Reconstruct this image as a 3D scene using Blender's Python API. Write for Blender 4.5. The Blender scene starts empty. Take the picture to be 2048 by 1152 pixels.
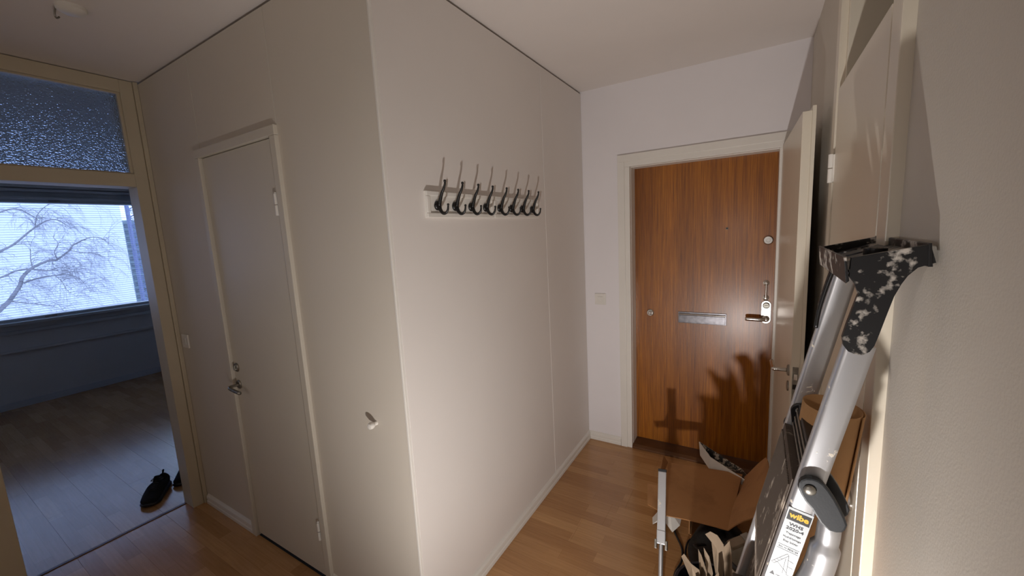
import bpy, bmesh, math, random
from mathutils import Vector, Matrix
random.seed(7)
C = bpy.context.scene.collection
sc = bpy.context.scene

# ---------------------------------------------------------------- camera
cam_d = bpy.data.cameras.new('camera'); cam = bpy.data.objects.new('camera', cam_d); C.objects.link(cam)
cam_d.sensor_width = 36.0; cam_d.lens = 36.0 * 802.457 / 2048; cam_d.clip_start = 0.02; cam_d.clip_end = 500
R_ = (0.85404, 0.51765, -0.05154); U_ = (-0.02833, 0.14521, 0.989); F_ = (-0.51943, 0.84318, -0.13868)
m = Matrix(((R_[0], U_[0], -F_[0], 1.0732), (R_[1], U_[1], -F_[1], -0.966), (R_[2], U_[2], -F_[2], 1.6123), (0, 0, 0, 1)))
cam.matrix_world = m
sc.camera = cam

# ---------------------------------------------------------------- world, lights, exposure
w = bpy.data.worlds.new('overcast_sky'); sc.world = w; w.use_nodes = True
bg = w.node_tree.nodes['Background']; bg.inputs[0].default_value = (0.56, 0.72, 1.0, 1); bg.inputs[1].default_value = 2.8

def light(name, kind, loc, power, col, size=0.05, rot=None, **kw):
    l = bpy.data.lights.new(name, kind); l.energy = power; l.color = col
    if kind == 'AREA':
        l.shape = 'RECTANGLE'; l.size = size[0]; l.size_y = size[1]
    elif kind in ('POINT', 'SPOT'):
        l.shadow_soft_size = size
    o = bpy.data.objects.new(name, l); C.objects.link(o); o.location = loc
    if rot: o.rotation_euler = rot
    for k, v in kw.items(): setattr(l, k, v)
    return o
def aim(loc, d): return Vector(d).to_track_quat('-Z', 'Y').to_euler()
l1 = light('floor_lamp_light', 'SPOT', (0.94, -0.83, 0.38), 72.0, (1.0, 0.96, 0.935), 0.02, aim(0, (-0.24, 1.0, 0.50)))
l1.data.spot_size = math.radians(136); l1.data.spot_blend = 1.0
l2 = light('phone_light', 'SPOT', (0.86, -0.88, 1.50), 6.0, (1.0, 0.95, 0.92), 0.02, aim(0, (-0.30, 1.0, -0.05)))
l2.data.spot_size = math.radians(125); l2.data.spot_blend = 1.0
light('hall_fill', 'AREA', (-0.5, -2.5, 1.6), 3.5, (1.0, 0.88, 0.77), (1.4, 1.6), (math.radians(90), 0, 0))  # added warm fill from behind the camera, no real source there
po = light('window_portal', 'AREA', (-5.70, -0.3, 1.55), 1.0, (1, 1, 1), (3.4, 1.4), (0, math.radians(-90), 0))
po.data.cycles.is_portal = True; po.data.size = 1.4; po.data.size_y = 3.4

sc.view_settings.view_transform = 'Standard'; sc.view_settings.look = 'None'
sc.view_settings.exposure = 0.2; sc.view_settings.gamma = 1.0; sc.view_settings.use_curve_mapping = False

# ---------------------------------------------------------------- materials
def s2l(c):
    return tuple((x / 12.92 if x <= 0.04045 else ((x + 0.055) / 1.055) ** 2.4) for x in c)
def rgb(r, g, b): return s2l((r / 255, g / 255, b / 255)) + (1,)
class NT:
    def __init__(s, name):
        s.m = bpy.data.materials.new(name); s.m.use_nodes = True; s.t = s.m.node_tree
        s.b = s.t.nodes['Principled BSDF']
    def n(s, t, **kw):
        nd = s.t.nodes.new(t)
        for k, v in kw.items():
            if k in nd.inputs.keys() if hasattr(nd.inputs, 'keys') else False: nd.inputs[k].default_value = v
            else: setattr(nd, k, v)
        return nd
    def l(s, a, b): s.t.links.new(a, b)
def pos(nt, scale=(1, 1, 1), kind='geo'):
    if kind == 'geo': g = nt.n('ShaderNodeNewGeometry').outputs['Position']
    else: g = nt.n('ShaderNodeTexCoord').outputs['Object']
    mp = nt.n('ShaderNodeMapping'); mp.inputs['Scale'].default_value = scale; nt.l(g, mp.inputs['Vector']); return mp.outputs[0]
def ramp(nt, fac, stops):
    r = nt.n('ShaderNodeValToRGB'); e = r.color_ramp.elements
    while len(e) < len(stops): e.new(0.5)
    for i, (p_, c_) in enumerate(stops): e[i].position = p_; e[i].color = c_
    nt.l(fac, r.inputs[0]); return r.outputs[0]
def noise(nt, vec, scale, detail=3, rough=0.5):
    n = nt.n('ShaderNodeTexNoise'); n.inputs['Scale'].default_value = scale; n.inputs['Detail'].default_value = detail
    n.inputs['Roughness'].default_value = rough; nt.l(vec, n.inputs['Vector']); return n.outputs['Fac']
def bump(nt, h, strength, dist=0.001):
    b = nt.n('ShaderNodeBump'); b.inputs['Strength'].default_value = strength; b.inputs['Distance'].default_value = dist
    nt.l(h, b.inputs['Height']); nt.l(b.outputs[0], nt.b.inputs['Normal'])
def mixc(nt, f, a, b, mode='MIX'):
    mx = nt.n('ShaderNodeMix'); mx.data_type = 'RGBA'; mx.blend_type = mode
    if isinstance(f, (int, float)): mx.inputs[0].default_value = f
    else: nt.l(f, mx.inputs[0])
    for i, v in ((6, a), (7, b)):
        if isinstance(v, tuple): mx.inputs[i].default_value = v
        else: nt.l(v, mx.inputs[i])
    return mx.outputs[2]
def paint(name, col, rough=0.5, var=0.04, nscale=3.0, bscale=0, bstr=0.2, metal=0.0, bdist=0.001):
    t = NT(name); v = pos(t)
    f = noise(t, v, nscale, 4)
    lo = tuple(max(0, c * (1 - var)) for c in col[:3]) + (1,); hi = tuple(min(1, c * (1 + var)) for c in col[:3]) + (1,)
    t.l(ramp(t, f, [(0.3, lo), (0.7, hi)]), t.b.inputs['Base Color'])
    t.b.inputs['Roughness'].default_value = rough; t.b.inputs['Metallic'].default_value = metal
    if bscale: bump(t, noise(t, v, bscale, 3), bstr, bdist)
    return t.m
M = {}
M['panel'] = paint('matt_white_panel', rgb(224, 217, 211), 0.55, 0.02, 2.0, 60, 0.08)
M['panel_shaded'] = paint('shaded_white_panel', rgb(206, 197, 184), 0.6, 0.02, 2.0, 60, 0.08)  # darker copy of the white panel, dim light put into its colour
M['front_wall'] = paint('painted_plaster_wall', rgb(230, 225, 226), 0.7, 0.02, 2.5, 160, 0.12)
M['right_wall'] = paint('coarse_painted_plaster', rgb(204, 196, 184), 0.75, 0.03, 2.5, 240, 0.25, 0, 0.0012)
M['bed_wall'] = paint('bedroom_wall_paint', rgb(205, 205, 205), 0.8, 0.02, 2.0)
M['ceiling'] = paint('ceiling_paint', rgb(226, 218, 212), 0.85, 0.02, 2.5, 140, 0.15)
M['trim'] = paint('white_gloss_trim', rgb(226, 221, 213), 0.35, 0.02, 5.0)
M['cream'] = paint('cream_painted_frame', rgb(200, 189, 166), 0.42, 0.03, 4.0)
M['door_white'] = paint('white_door_paint', rgb(222, 212, 194), 0.32, 0.02, 3.0)
M['closet_door'] = paint('matt_door_paint', rgb(204, 196, 182), 0.5, 0.02, 3.0)
M['dark_gap'] = paint('dark_joint', rgb(38, 32, 27), 0.9, 0.1)
M['black_iron'] = paint('black_iron', rgb(14, 13, 13), 0.35, 0.1, 30)
M['black_plastic'] = paint('black_plastic', rgb(22, 22, 24), 0.42, 0.2, 25, 200, 0.1)
M['grey_plastic'] = paint('charcoal_plastic', rgb(30, 32, 35), 0.5, 0.15, 20, 300, 0.1)
M['black_bag'] = paint('black_plastic_sheet', rgb(8, 8, 9), 0.6, 0.2, 20, 25, 0.5, 0, 0.01)
M['chrome'] = paint('brushed_chrome', rgb(200, 196, 190), 0.22, 0.05, 30, metal=1.0)
M['steel'] = paint('dull_steel', rgb(150, 146, 138), 0.4, 0.2, 60, metal=0.9)
M['dark_steel'] = paint('dark_worn_steel', rgb(105, 103, 106), 0.33, 0.25, 40, metal=0.9)
M['shoe'] = paint('black_mesh_fabric', rgb(10, 10, 12), 0.95, 0.2, 60, 300, 0.4)
M['cable'] = paint('black_rubber', rgb(12, 12, 13), 0.45, 0.1, 10)
M['white_plastic'] = paint('white_plastic', rgb(225, 220, 212), 0.4, 0.03, 20)
M['paper'] = paint('crumpled_masking_paper', rgb(134, 116, 96), 0.8, 0.06, 18, 30, 0.4, 0, 0.004)
M['window_white'] = paint('window_frame_paint', rgb(190, 195, 200), 0.45, 0.02, 5)
M['blind'] = paint('blind_slat', rgb(215, 220, 226), 0.5, 0.02, 5)
M['facade'] = paint('pale_facade', rgb(222, 220, 232), 0.9, 0.01, 0.4)
M['far_block'] = paint('blue_grey_tower_wall', rgb(120, 135, 145), 0.7, 0.12, 0.6)
M['far_glass'] = paint('tower_window_dark', rgb(80, 92, 104), 0.5, 0.2, 2.0)
M['crane'] = paint('crane_paint', rgb(120, 125, 160), 0.7, 0.05)
M['bark'] = paint('birch_bark', rgb(125, 120, 128), 0.9, 0.25, 6)
M['snow'] = paint('outdoor_ground', rgb(170, 175, 180), 0.9, 0.1, 0.2)
M['threshold_wood'] = paint('dark_threshold_wood', rgb(92, 58, 30), 0.4, 0.2, 14)
M['bucket_blue'] = paint('dark_blue_plastic', rgb(28, 30, 44), 0.3, 0.1, 10)
M['bucket_white'] = paint('white_bucket_plastic', rgb(214, 206, 192), 0.4, 0.06, 10)
M['label_black'] = paint('label_black', rgb(16, 14, 12), 0.4, 0.02)
M['label_gold'] = paint('label_gold', rgb(232, 176, 30), 0.4, 0.02)
M['label_white'] = paint('label_white', rgb(192, 196, 198), 0.45, 0.01)
M['label_ink'] = paint('label_ink', rgb(36, 36, 40), 0.5, 0.02)

def mat_laminate():
    t = NT('three_strip_beech_laminate'); v = pos(t)
    br = t.n('ShaderNodeTexBrick'); t.l(v, br.inputs['Vector'])
    br.inputs['Scale'].default_value = 1.0; br.inputs['Brick Width'].default_value = 0.43; br.inputs['Row Height'].default_value = 0.19 / 3
    br.inputs['Mortar Size'].default_value = 0.0006; br.inputs['Mortar Smooth'].default_value = 0.3; br.inputs['Bias'].default_value = 0.0
    br.offset = 0.37; br.offset_frequency = 2
    br.inputs['Color1'].default_value = rgb(176, 130, 84); br.inputs['Color2'].default_value = rgb(200, 156, 106); br.inputs['Mortar'].default_value = rgb(158, 114, 72)
    g = noise(t, pos(t, (2.5, 45, 2.5)), 2.2, 5, 0.6)
    gc = ramp(t, g, [(0.3, (0.86, 0.82, 0.78, 1)), (0.7, (1.06, 1.06, 1.06, 1))])
    c = mixc(t, 1.0, br.outputs['Color'], gc, 'MULTIPLY')
    big = ramp(t, noise(t, v, 1.7, 2), [(0.35, (0.92, 0.9, 0.9, 1)), (0.65, (1.05, 1.04, 1.02, 1))])
    c = mixc(t, 1.0, c, big, 'MULTIPLY')
    t.l(c, t.b.inputs['Base Color']); t.b.inputs['Roughness'].default_value = 0.20; t.b.inputs['IOR'].default_value = 1.62
    bump(t, noise(t, v, 9, 2), 0.05, 0.002)
    return t.m
M['laminate'] = mat_laminate()

def mat_teak():
    t = NT('varnished_teak_veneer'); v = pos(t, (60, 60, 1.4)); v2 = pos(t, (9, 9, 0.35))
    f1 = noise(t, v, 3.0, 6, 0.65); f2 = noise(t, v2, 1.0, 3, 0.5)
    c1 = ramp(t, f1, [(0.25, rgb(108, 58, 6)), (0.5, rgb(154, 90, 10)), (0.78, rgb(190, 120, 24))])
    c2 = ramp(t, f2, [(0.3, (0.62, 0.55, 0.5, 1)), (0.55, (1, 1, 1, 1)), (0.75, (1.12, 1.08, 1.0, 1))])
    t.l(mixc(t, 1.0, c1, c2, 'MULTIPLY'), t.b.inputs['Base Color'])
    t.b.inputs['Roughness'].default_value = 0.38; t.b.inputs['Coat Weight'].default_value = 0.4; t.b.inputs['Coat Roughness'].default_value = 0.26
    bump(t, noise(t, pos(t, (130, 130, 7)), 3.0, 3), 0.35, 0.0012)
    return t.m
M['teak'] = mat_teak()

def mat_splat(name, base, spot, scale, lo, hi, rough=0.45, metal=0.0, spot_rough=0.8, stretch=(1, 1, 1), extra=True):
    t = NT(name); v = pos(t, stretch)
    f = noise(t, v, scale, 6, 0.62)
    if extra:
        f2 = noise(t, v, scale * 5.5, 3, 0.5)
        mm = t.n('ShaderNodeMath'); mm.operation = 'MULTIPLY_ADD'; t.l(f2, mm.inputs[0]); mm.inputs[1].default_value = 0.35; t.l(f, mm.inputs[2]); f = mm.outputs[0]
        sub = t.n('ShaderNodeMath'); sub.operation = 'SUBTRACT'; t.l(f, sub.inputs[0]); sub.inputs[1].default_value = 0.175; f = sub.outputs[0]
    k = ramp(t, f, [(lo, (0, 0, 0, 1)), (hi, (1, 1, 1, 1))])
    t.l(mixc(t, k, base, spot), t.b.inputs['Base Color'])
    for inp, a, b in (('Roughness', rough, spot_rough), ('Metallic', metal, 0.0)):
        mr = t.n('ShaderNodeMapRange'); t.l(k, mr.inputs[0]); mr.inputs[3].default_value = a; mr.inputs[4].default_value = b; t.l(mr.outputs[0], t.b.inputs[inp])
    bump(t, k, 0.25, 0.001)
    return t.m
M['tray_plastic'] = mat_splat('paint_spattered_black_plastic', rgb(20, 20, 22), rgb(190, 182, 172), 17, 0.535, 0.63)
M['aluminium'] = mat_splat('paint_flecked_aluminium', rgb(196, 196, 198), rgb(216, 206, 190), 26, 0.645, 0.675, 0.40, 0.85)
M['tread_rubber'] = mat_splat('dusty_ribbed_tread', rgb(88, 76, 66), rgb(176, 162, 146), 30, 0.58, 0.70, 0.7, 0.0, 0.85, (1, 1, 0.35))
M['roller_tray_in'] = mat_splat('paint_smeared_tray_lining', rgb(22, 20, 19), rgb(190, 178, 160), 28, 0.50, 0.58)
M['cardboard'] = mat_splat('brown_kraft_cardboard', rgb(168, 120, 74), rgb(146, 102, 62), 7, 0.50, 0.75, 0.85, 0.0, 0.85, (1, 1, 1), False)
M['kraft'] = mat_splat('kraft_paper_roll', rgb(196, 150, 102), rgb(180, 134, 88), 5, 0.45, 0.75, 0.8, 0.0, 0.8, (1, 1, 1), False)

def mat_glass(name, col, rough, trans_mix, bscale=0, bstr=0.5):
    t = NT(name); nt = t.t
    out = nt.nodes['Material Output']
    t.b.inputs['Base Color'].default_value = col; t.b.inputs['Transmission Weight'].default_value = 1.0
    t.b.inputs['Roughness'].default_value = rough; t.b.inputs['IOR'].default_value = 1.25
    if bscale:
        v = pos(t); vo = t.n('ShaderNodeTexVoronoi'); vo.inputs['Scale'].default_value = bscale; t.l(v, vo.inputs['Vector'])
        bump(t, vo.outputs['Distance'], bstr, 0.004)
    tr = nt.nodes.new('ShaderNodeBsdfTransparent'); mx = nt.nodes.new('ShaderNodeMixShader'); mx.inputs[0].default_value = trans_mix
    tr.inputs[0].default_value = col
    nt.links.new(t.b.outputs[0], mx.inputs[1]); nt.links.new(tr.outputs[0], mx.inputs[2]); nt.links.new(mx.outputs[0], out.inputs[0])
    return t.m
def mat_clear():
    t = NT('clear_window_glass'); nt = t.t; out = nt.nodes['Material Output']
    tr = nt.nodes.new('ShaderNodeBsdfTransparent'); gl = nt.nodes.new('ShaderNodeBsdfGlossy'); gl.inputs['Roughness'].default_value = 0.02
    mx = nt.nodes.new('ShaderNodeMixShader'); mx.inputs[0].default_value = 0.05; tr.inputs[0].default_value = (0.95, 0.97, 1, 1)
    nt.links.new(tr.outputs[0], mx.inputs[1]); nt.links.new(gl.outputs[0], mx.inputs[2]); nt.links.new(mx.outputs[0], out.inputs[0])
    return t.m
M['clear_glass'] = mat_clear()
M['rippled_glass'] = mat_glass('rippled_obscure_glass', (0.78, 0.88, 1.0, 1), 0.13, 0.0, 150, 1.0)
M['dark_glass'] = mat_glass('dark_frosted_glass', (0.30, 0.32, 0.28, 1), 0.35, 0.0, 60, 0.3)

# ---------------------------------------------------------------- mesh helpers
def box(bm, x0, x1, y0, y1, z0, z1):
    vs = [bm.verts.new((x, y, z)) for z in (z0, z1) for y in (y0, y1) for x in (x0, x1)]
    for f in ((0, 2, 3, 1), (4, 5, 7, 6), (0, 1, 5, 4), (2, 6, 7, 3), (0, 4, 6, 2), (1, 3, 7, 5)):
        bm.faces.new([vs[i] for i in f])
    return vs
def obox(bm, o, ax, ay, az, u0, u1, v0, v1, w0, w1):
    o, ax, ay, az = map(Vector, (o, ax, ay, az)); vs = box(bm, u0, u1, v0, v1, w0, w1)
    for v in vs: c = v.co.copy(); v.co = o + ax * c.x + ay * c.y + az * c.z
    return vs
def tube(bm, pts, r, seg=10, caps=True, flat=1.0):
    pts = [Vector(p) for p in pts]; n = len(pts); rs = r if isinstance(r, (list, tuple)) else [r] * n
    rings = []; prev = None
    for i, p in enumerate(pts):
        t = (pts[min(i + 1, n - 1)] - pts[max(i - 1, 0)]).normalized()
        if prev is None:
            a = Vector((0, 0, 1)) if abs(t.z) < 0.9 else Vector((0, 1, 0)); u = t.cross(a).normalized()
        else:
            u = (prev - t * prev.dot(t)).normalized()
        prev = u; v = t.cross(u)
        rings.append([bm.verts.new(p + (u * math.cos(k * 2 * math.pi / seg) + v * math.sin(k * 2 * math.pi / seg) * flat) * rs[i]) for k in range(seg)])
    for a, b in zip(rings, rings[1:]):
        for k in range(seg): bm.faces.new((a[k], a[(k + 1) % seg], b[(k + 1) % seg], b[k]))
    if caps: bm.faces.new(rings[0][::-1]); bm.faces.new(rings[-1])
def prism(bm, poly, axis, a0, a1):
    """poly in the two other axes (in order x,y,z without axis)"""
    def mk(p, a):
        c = list(p); c.insert(axis, a); return bm.verts.new(c)
    A = [mk(p, a0) for p in poly]; B = [mk(p, a1) for p in poly]; n = len(poly)
    bm.faces.new(A); bm.faces.new(B[::-1])
    for i in range(n): bm.faces.new((A[i], B[i], B[(i + 1) % n], A[(i + 1) % n]))
    bm.normal_update()
def lathe(bm, o, prof, axis=(0, 0, 1), seg=20):
    """prof: list of (radius, height along axis)"""
    o = Vector(o); ax = Vector(axis).normalized(); u = ax.orthogonal().normalized(); v = ax.cross(u); rings = []
    for r, h in prof:
        if r < 1e-6: rings.append([bm.verts.new(o + ax * h)])
        else: rings.append([bm.verts.new(o + ax * h + (u * math.cos(k * 2 * math.pi / seg) + v * math.sin(k * 2 * math.pi / seg)) * r) for k in range(seg)])
    for a, b in zip(rings, rings[1:]):
        for k in range(seg):
            k2 = (k + 1) % seg
            if len(a) == 1 and len(b) == 1: continue
            if len(a) == 1: bm.faces.new((a[0], b[k], b[k2]))
            elif len(b) == 1: bm.faces.new((a[k], a[k2], b[0]))
            else: bm.faces.new((a[k], a[k2], b[k2], b[k]))
    if len(rings[0]) > 1: bm.faces.new(rings[0][::-1])
    if len(rings[-1]) > 1: bm.faces.new(rings[-1])
def smooth_curve(pts, n=6):
    P = [Vector(p) for p in pts]; out = []
    for i in range(len(P) - 1):
        p0 = P[max(i - 1, 0)]; p1 = P[i]; p2 = P[i + 1]; p3 = P[min(i + 2, len(P) - 1)]
        for k in range(n):
            t = k / n
            out.append(0.5 * ((2 * p1) + (-p0 + p2) * t + (2 * p0 - 5 * p1 + 4 * p2 - p3) * t * t + (-p0 + 3 * p1 - 3 * p2 + p3) * t ** 3))
    out.append(P[-1]); return out
def wpos(o):
    v = Vector((0, 0, 0))
    while o is not None: v = v + Vector(o.location); o = o.parent
    return v
def obj(name, bm, mat, parent=None, bevel=0, smooth=False, origin=None, kind=None, label=None, seg=2):
    """bm is in world coordinates; parents carry only locations"""
    bmesh.ops.recalc_face_normals(bm, faces=bm.faces); bm.normal_update()
    if bevel:
        ed = [e for e in bm.edges if len(e.link_faces) == 2 and e.calc_face_angle(0) > 0.6]
        bmesh.ops.bevel(bm, geom=ed, offset=bevel, segments=seg, affect='EDGES', profile=0.6, clamp_overlap=True)
    base = wpos(parent) if parent else Vector((0, 0, 0))
    if origin is None:
        if parent: og = base
        else:
            xs = [v.co for v in bm.verts]
            og = Vector(((min(v.x for v in xs) + max(v.x for v in xs)) / 2, (min(v.y for v in xs) + max(v.y for v in xs)) / 2, min(v.z for v in xs)))
    else: og = Vector(origin)
    for v in bm.verts: v.co -= og
    me = bpy.data.meshes.new(name); bm.to_mesh(me); bm.free()
    mats = mat if isinstance(mat, (list, tuple)) else [mat]
    for mm in mats: me.materials.append(M[mm] if isinstance(mm, str) else mm)
    if smooth:
        for p in me.polygons: p.use_smooth = True
        if smooth != 'all':
            try: me.set_sharp_from_angle(angle=math.radians(38))
            except Exception: pass
    o = bpy.data.objects.new(name, me); C.objects.link(o); o.location = og - base
    if parent: o.parent = parent
    if kind: o['kind'] = kind
    if label: o['label'] = label
    return o
def empty(name, loc, label, cat, group=None):
    o = bpy.data.objects.new(name, None); C.objects.link(o); o.location = loc; o.empty_display_size = 0.05
    return tag(o, label, cat, group)
def tag(o, label, cat, group=None, kind=None):
    o['label'] = label; o['category'] = cat
    if group: o['group'] = group
    if kind: o['kind'] = kind
    return o
def B(): return bmesh.new()
def bx(*a):
    bm = B(); box(bm, *a); return bm
def struct(name, bm, mat, label, cat, bevel=0, **kw):
    o = obj(name, bm, mat, None, bevel, kind='structure', **kw); o['label'] = label; o['category'] = cat; return o
def copy_tree(o, parent=None):
    c = o.copy(); C.objects.link(c)
    if parent: c.parent = parent
    for ch in list(o.children): copy_tree(ch, c)
    return c

H = 2.54; LH = 1.81; LC = -1.90; W = 1.295; YD = 1.93; XW = -5.72; YB = -2.6; T = 0.13

# ---------------------------------------------------------------- floor
fl = struct('floor', (lambda b: (box(b, XW - 0.3, W + 0.3, YB - 0.1, LH + 0.4, -0.2, -0.012), b)[1])(B()), 'dark_gap',
            'beech laminate floor of hallway and room beyond', 'floor')
def planks(x0, x1, y0, y1, seed):
    rnd = random.Random(seed); wd = 0.19; r0 = math.floor(y0 / wd); r = r0
    while r * wd < y1:
        a = max(y0, r * wd) + 0.0002; b = min(y1, (r + 1) * wd) - 0.0002
        if b - a > 0.01:
            x = x0 - rnd.random() * 1.1
            while x < x1:
                p, q = max(x, x0), min(x + 1.2, x1)
                if q - p > 0.02:
                    obj('plank', bx(p + 0.0002, q - 0.0002, a, b, -0.012, 0.0), 'laminate', fl, 0.0003, seg=1)
                x += 1.2
        r += 1
planks(LC - 0.10, W, YB, -0.0, 1)
planks(0.0, W, 0.0, LH, 2)
planks(XW, LC - 0.115, YB, 1.6, 3)
o = struct('trim_1', bx(LC - 0.118, LC - 0.098, -0.75, -0.08, -0.01, 0.004), 'threshold_wood', 'dark thin floor strip under the bedroom opening', 'floor strip', 0.001)

# ---------------------------------------------------------------- ceiling
ce = struct('ceiling', bx(XW - 0.2, W + 0.3, YB - 0.1, LH + 0.3, H, H + 0.1), 'ceiling', 'off-white painted hallway ceiling', 'ceiling')

# ---------------------------------------------------------------- hook wall (x = 0) and its panels
wl = struct('wall_left', bx(-0.05, -0.022, 0.025, LH, 0, H), 'dark_gap', 'white panelled partition wall carrying the coat hooks', 'wall')
G = 0.0016
obj('panel', bx(-0.020, 0, 0.012, 1.195 - G, 0.0, H - 0.013), 'panel', wl, 0.0008, seg=1)
obj('panel', bx(-0.020, 0, 1.195 + G, LH - 0.003, 0.0, H - 0.013), 'panel', wl, 0.0008, seg=1)
o = obj('corner_strip', bx(-0.006, 0.0035, -0.0035, 0.009, 0.0, H - 0.006), 'trim', wl, 0.002)

# ---------------------------------------------------------------- closet wall (y = 0, x from LC to 0)
wc = struct('wall_closet', bx(LC, -1.312, 0.022, 0.05, 0, H), 'dark_gap', 'white panelled closet wall with shade in its colour and a flush door', 'wall')
obj('wall_backing', bx(-0.592, -0.052, 0.022, 0.05, 0, H), 'dark_gap', wc)
obj('wall_backing', bx(-1.312, -0.592, 0.022, 0.05, 2.09, H), 'dark_gap', wc)
obj('panel', bx(LC + 0.006, -1.277 - G, 0, 0.020, 0, H - 0.013), 'panel_shaded', wc, 0.0008, seg=1)
obj('panel', bx(-1.277 + G, -0.594 - G, 0, 0.020, 2.086, H - 0.013), 'panel_shaded', wc, 0.0008, seg=1)
obj('panel', bx(-0.594 + G, -0.008, 0, 0.020, 0, H - 0.013), 'panel_shaded', wc, 0.0008, seg=1)

def casing(bm, x0, x1, z1, wdt, ya, yb, z0=0.0):
    box(bm, x0, x0 + wdt, ya, yb, z0, z1 - wdt); box(bm, x1 - wdt, x1, ya, yb, z0, z1 - wdt); box(bm, x0, x1, ya, yb, z1 - wdt, z1)

# closet door with frame
cd = struct('door_1', bx(-1.268, -0.650, 0.000, 0.036, 0.018, 2.045), 'closet_door', 'flush grey-white closet door with chrome lever handle', 'door', 0.0025)
bm = B(); casing(bm, -1.312, -0.592, 2.088, 0.040, -0.016, 0.036); obj('door_frame', bm, 'closet_door', cd, 0.003)
bm = B(); box(bm, -1.300, -0.600, 0.040, 0.05, 0.0, 2.07); obj('backing', bm, 'dark_gap', cd)
for z in (1.775, 0.266):
    bm = B(); tube(bm, [(-0.650, -0.009, z - 0.045), (-0.650, -0.009, z - 0.003)], 0.0085, 10); tube(bm, [(-0.650, -0.009, z + 0.001), (-0.650, -0.009, z + 0.045)], 0.0085, 10)
    lathe(bm, (-0.650, -0.009, z + 0.045), [(0.006, 0), (0.005, 0.006), (0, 0.008)], seg=10); box(bm, -0.650, -0.636, -0.004, 0.0, z - 0.045, z + 0.0)
    obj('hinge', bm, 'trim', cd, smooth=True)
def rosette(loc, ax, r, th, hole=True):
    bm = B(); lathe(bm, loc, [(0.0, 0), (r, 0), (r, th * 0.5), (r * 0.82, th), (r * 0.4, th), (r * 0.36, th * 0.7), (0, th * 0.7)], ax, 20); return bm
hp = (-1.232, 0, 0.892)
bm = rosette((-1.236, 0.0, 0.892), (0, -1, 0), 0.024, 0.008); obj('handle_rosette', bm, 'steel', cd, smooth=True)
bm = rosette((-1.236, 0.0, 0.985), (0, -1, 0), 0.024, 0.008)
box(bm, -1.239, -1.233, -0.016, -0.006, 0.972, 0.998)
obj('lock_rosette', bm, 'steel', cd, smooth=True)
bm = B(); tube(bm, smooth_curve([(-1.236, -0.004, 0.892), (-1.238, -0.040, 0.892), (-1.225, -0.052, 0.890), (-1.19, -0.052, 0.884), (-1.13, -0.050, 0.878)], 5), [0.008] * 11 + [0.009] * 10, 10)
obj('handle', bm, 'steel', cd, smooth='all')

def baseboard(name, pts, label, h=0.062, out=(1, 0)):
    """pts: (ax0, ax1, plane, horizontal axis) profile with two ridges"""
    (a0, a1, pl, ax, sgn) = pts
    prof = [(0, 0), (0.014, 0), (0.0155, 0.004), (0.0155, 0.020), (0.012, 0.026), (0.012, 0.030), (0.0135, 0.034), (0.0125, h - 0.012), (0.006, h - 0.003), (0.0, h)]
    bm = B()
    pr = [(pl + sgn * d, z) for d, z in prof]
    if ax == 1: prism(bm, pr, 1, a0, a1)
    else:
        A = [bm.verts.new((a0, q[0], q[1])) for q in pr]; Bq = [bm.verts.new((a1, q[0], q[1])) for q in pr]; n = len(pr)
        bm.faces.new(A); bm.faces.new(Bq[::-1])
        for i in range(n): bm.faces.new((A[i], Bq[i], Bq[(i + 1) % n], A[(i + 1) % n]))
    o = obj(name, bm, 'trim', None, kind='structure'); o['label'] = label; o['category'] = 'baseboard'; return o
baseboard('baseboard_left', (0.0, LH - 0.016, 0.0, 1, 1), 'white ridged baseboard along the coat hook wall')
baseboard('baseboard_front', (0.0, 0.25, LH, 0, -1), 'short white ridged baseboard left of the front door')
baseboard('baseboard_closet', (LC + 0.03, -1.315, 0.0, 0, -1), 'white baseboard left of the closet door')
baseboard('baseboard_corner', (-0.59, 0.0155, 0.0, 0, -1), 'white baseboard right of the closet door')

# ---------------------------------------------------------------- front wall with the entrance
wf = struct('wall_front', bx(-0.06, 0.300, LH, LH + 0.22, 0, H), 'front_wall', 'pale lilac-white plaster wall around the front door', 'wall')
obj('wall_section', bx(0.300, 1.21, LH, LH + 0.22, 2.03, H), 'front_wall', wf)
obj('wall_section', bx(1.21, W + 0.2, LH, LH + 0.22, 0, H), 'front_wall', wf)
fd = struct('door_2', bx(0.326, 1.195, YD, YD + 0.05, 0.030, 2.000), 'teak', 'varnished brown teak front door with letter slot and chrome locks', 'door')
bm = B()
casing(bm, 0.252, 1.222, 2.080, 0.046, LH - 0.016, LH + 0.02)
casing(bm, 0.292, 1.205, 2.040, 0.040, LH - 0.010, LH + 0.10)
casing(bm, 0.318, 1.200, 2.012, 0.016, LH + 0.02, YD)
obj('door_frame', bm, 'trim', fd, 0.0025)
bm = B(); prism(bm, [(LH - 0.012, 0), (LH - 0.012, 0.014), (LH + 0.012, 0.026), (YD + 0.02, 0.028), (YD + 0.02, 0)], 0, 0.332, 1.185); obj('threshold', bm, 'threshold_wood', fd, 0.002)
yk = YD
bm = rosette((0.435, yk, 0.992), (0, -1, 0), 0.025, 0.010)
lathe(bm, (0.435, yk - 0.006, 0.992), [(0.014, 0), (0.014, 0.010), (0.010, 0.014), (0, 0.014)], (0, -1, 0), 16)
obj('lock_rosette', bm, 'chrome', fd, smooth=True)
bm = B(); box(bm, 0.622, 0.915, yk - 0.005, yk, 0.935, 1.012); f0 = obj('letter_slot', bm, 'dark_steel', fd, 0.0015)
bm = B(); box(bm, 0.630, 0.907, yk - 0.009, yk - 0.005, 0.940, 0.990); obj('slot_flap', bm, 'dark_steel', f0, 0.0012)
bm = B(); tube(bm, [(0.628, yk - 0.011, 0.996), (0.909, yk - 0.011, 0.996)], 0.005, 10); obj('slot_hinge', bm, 'chrome', f0, smooth=True)
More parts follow.
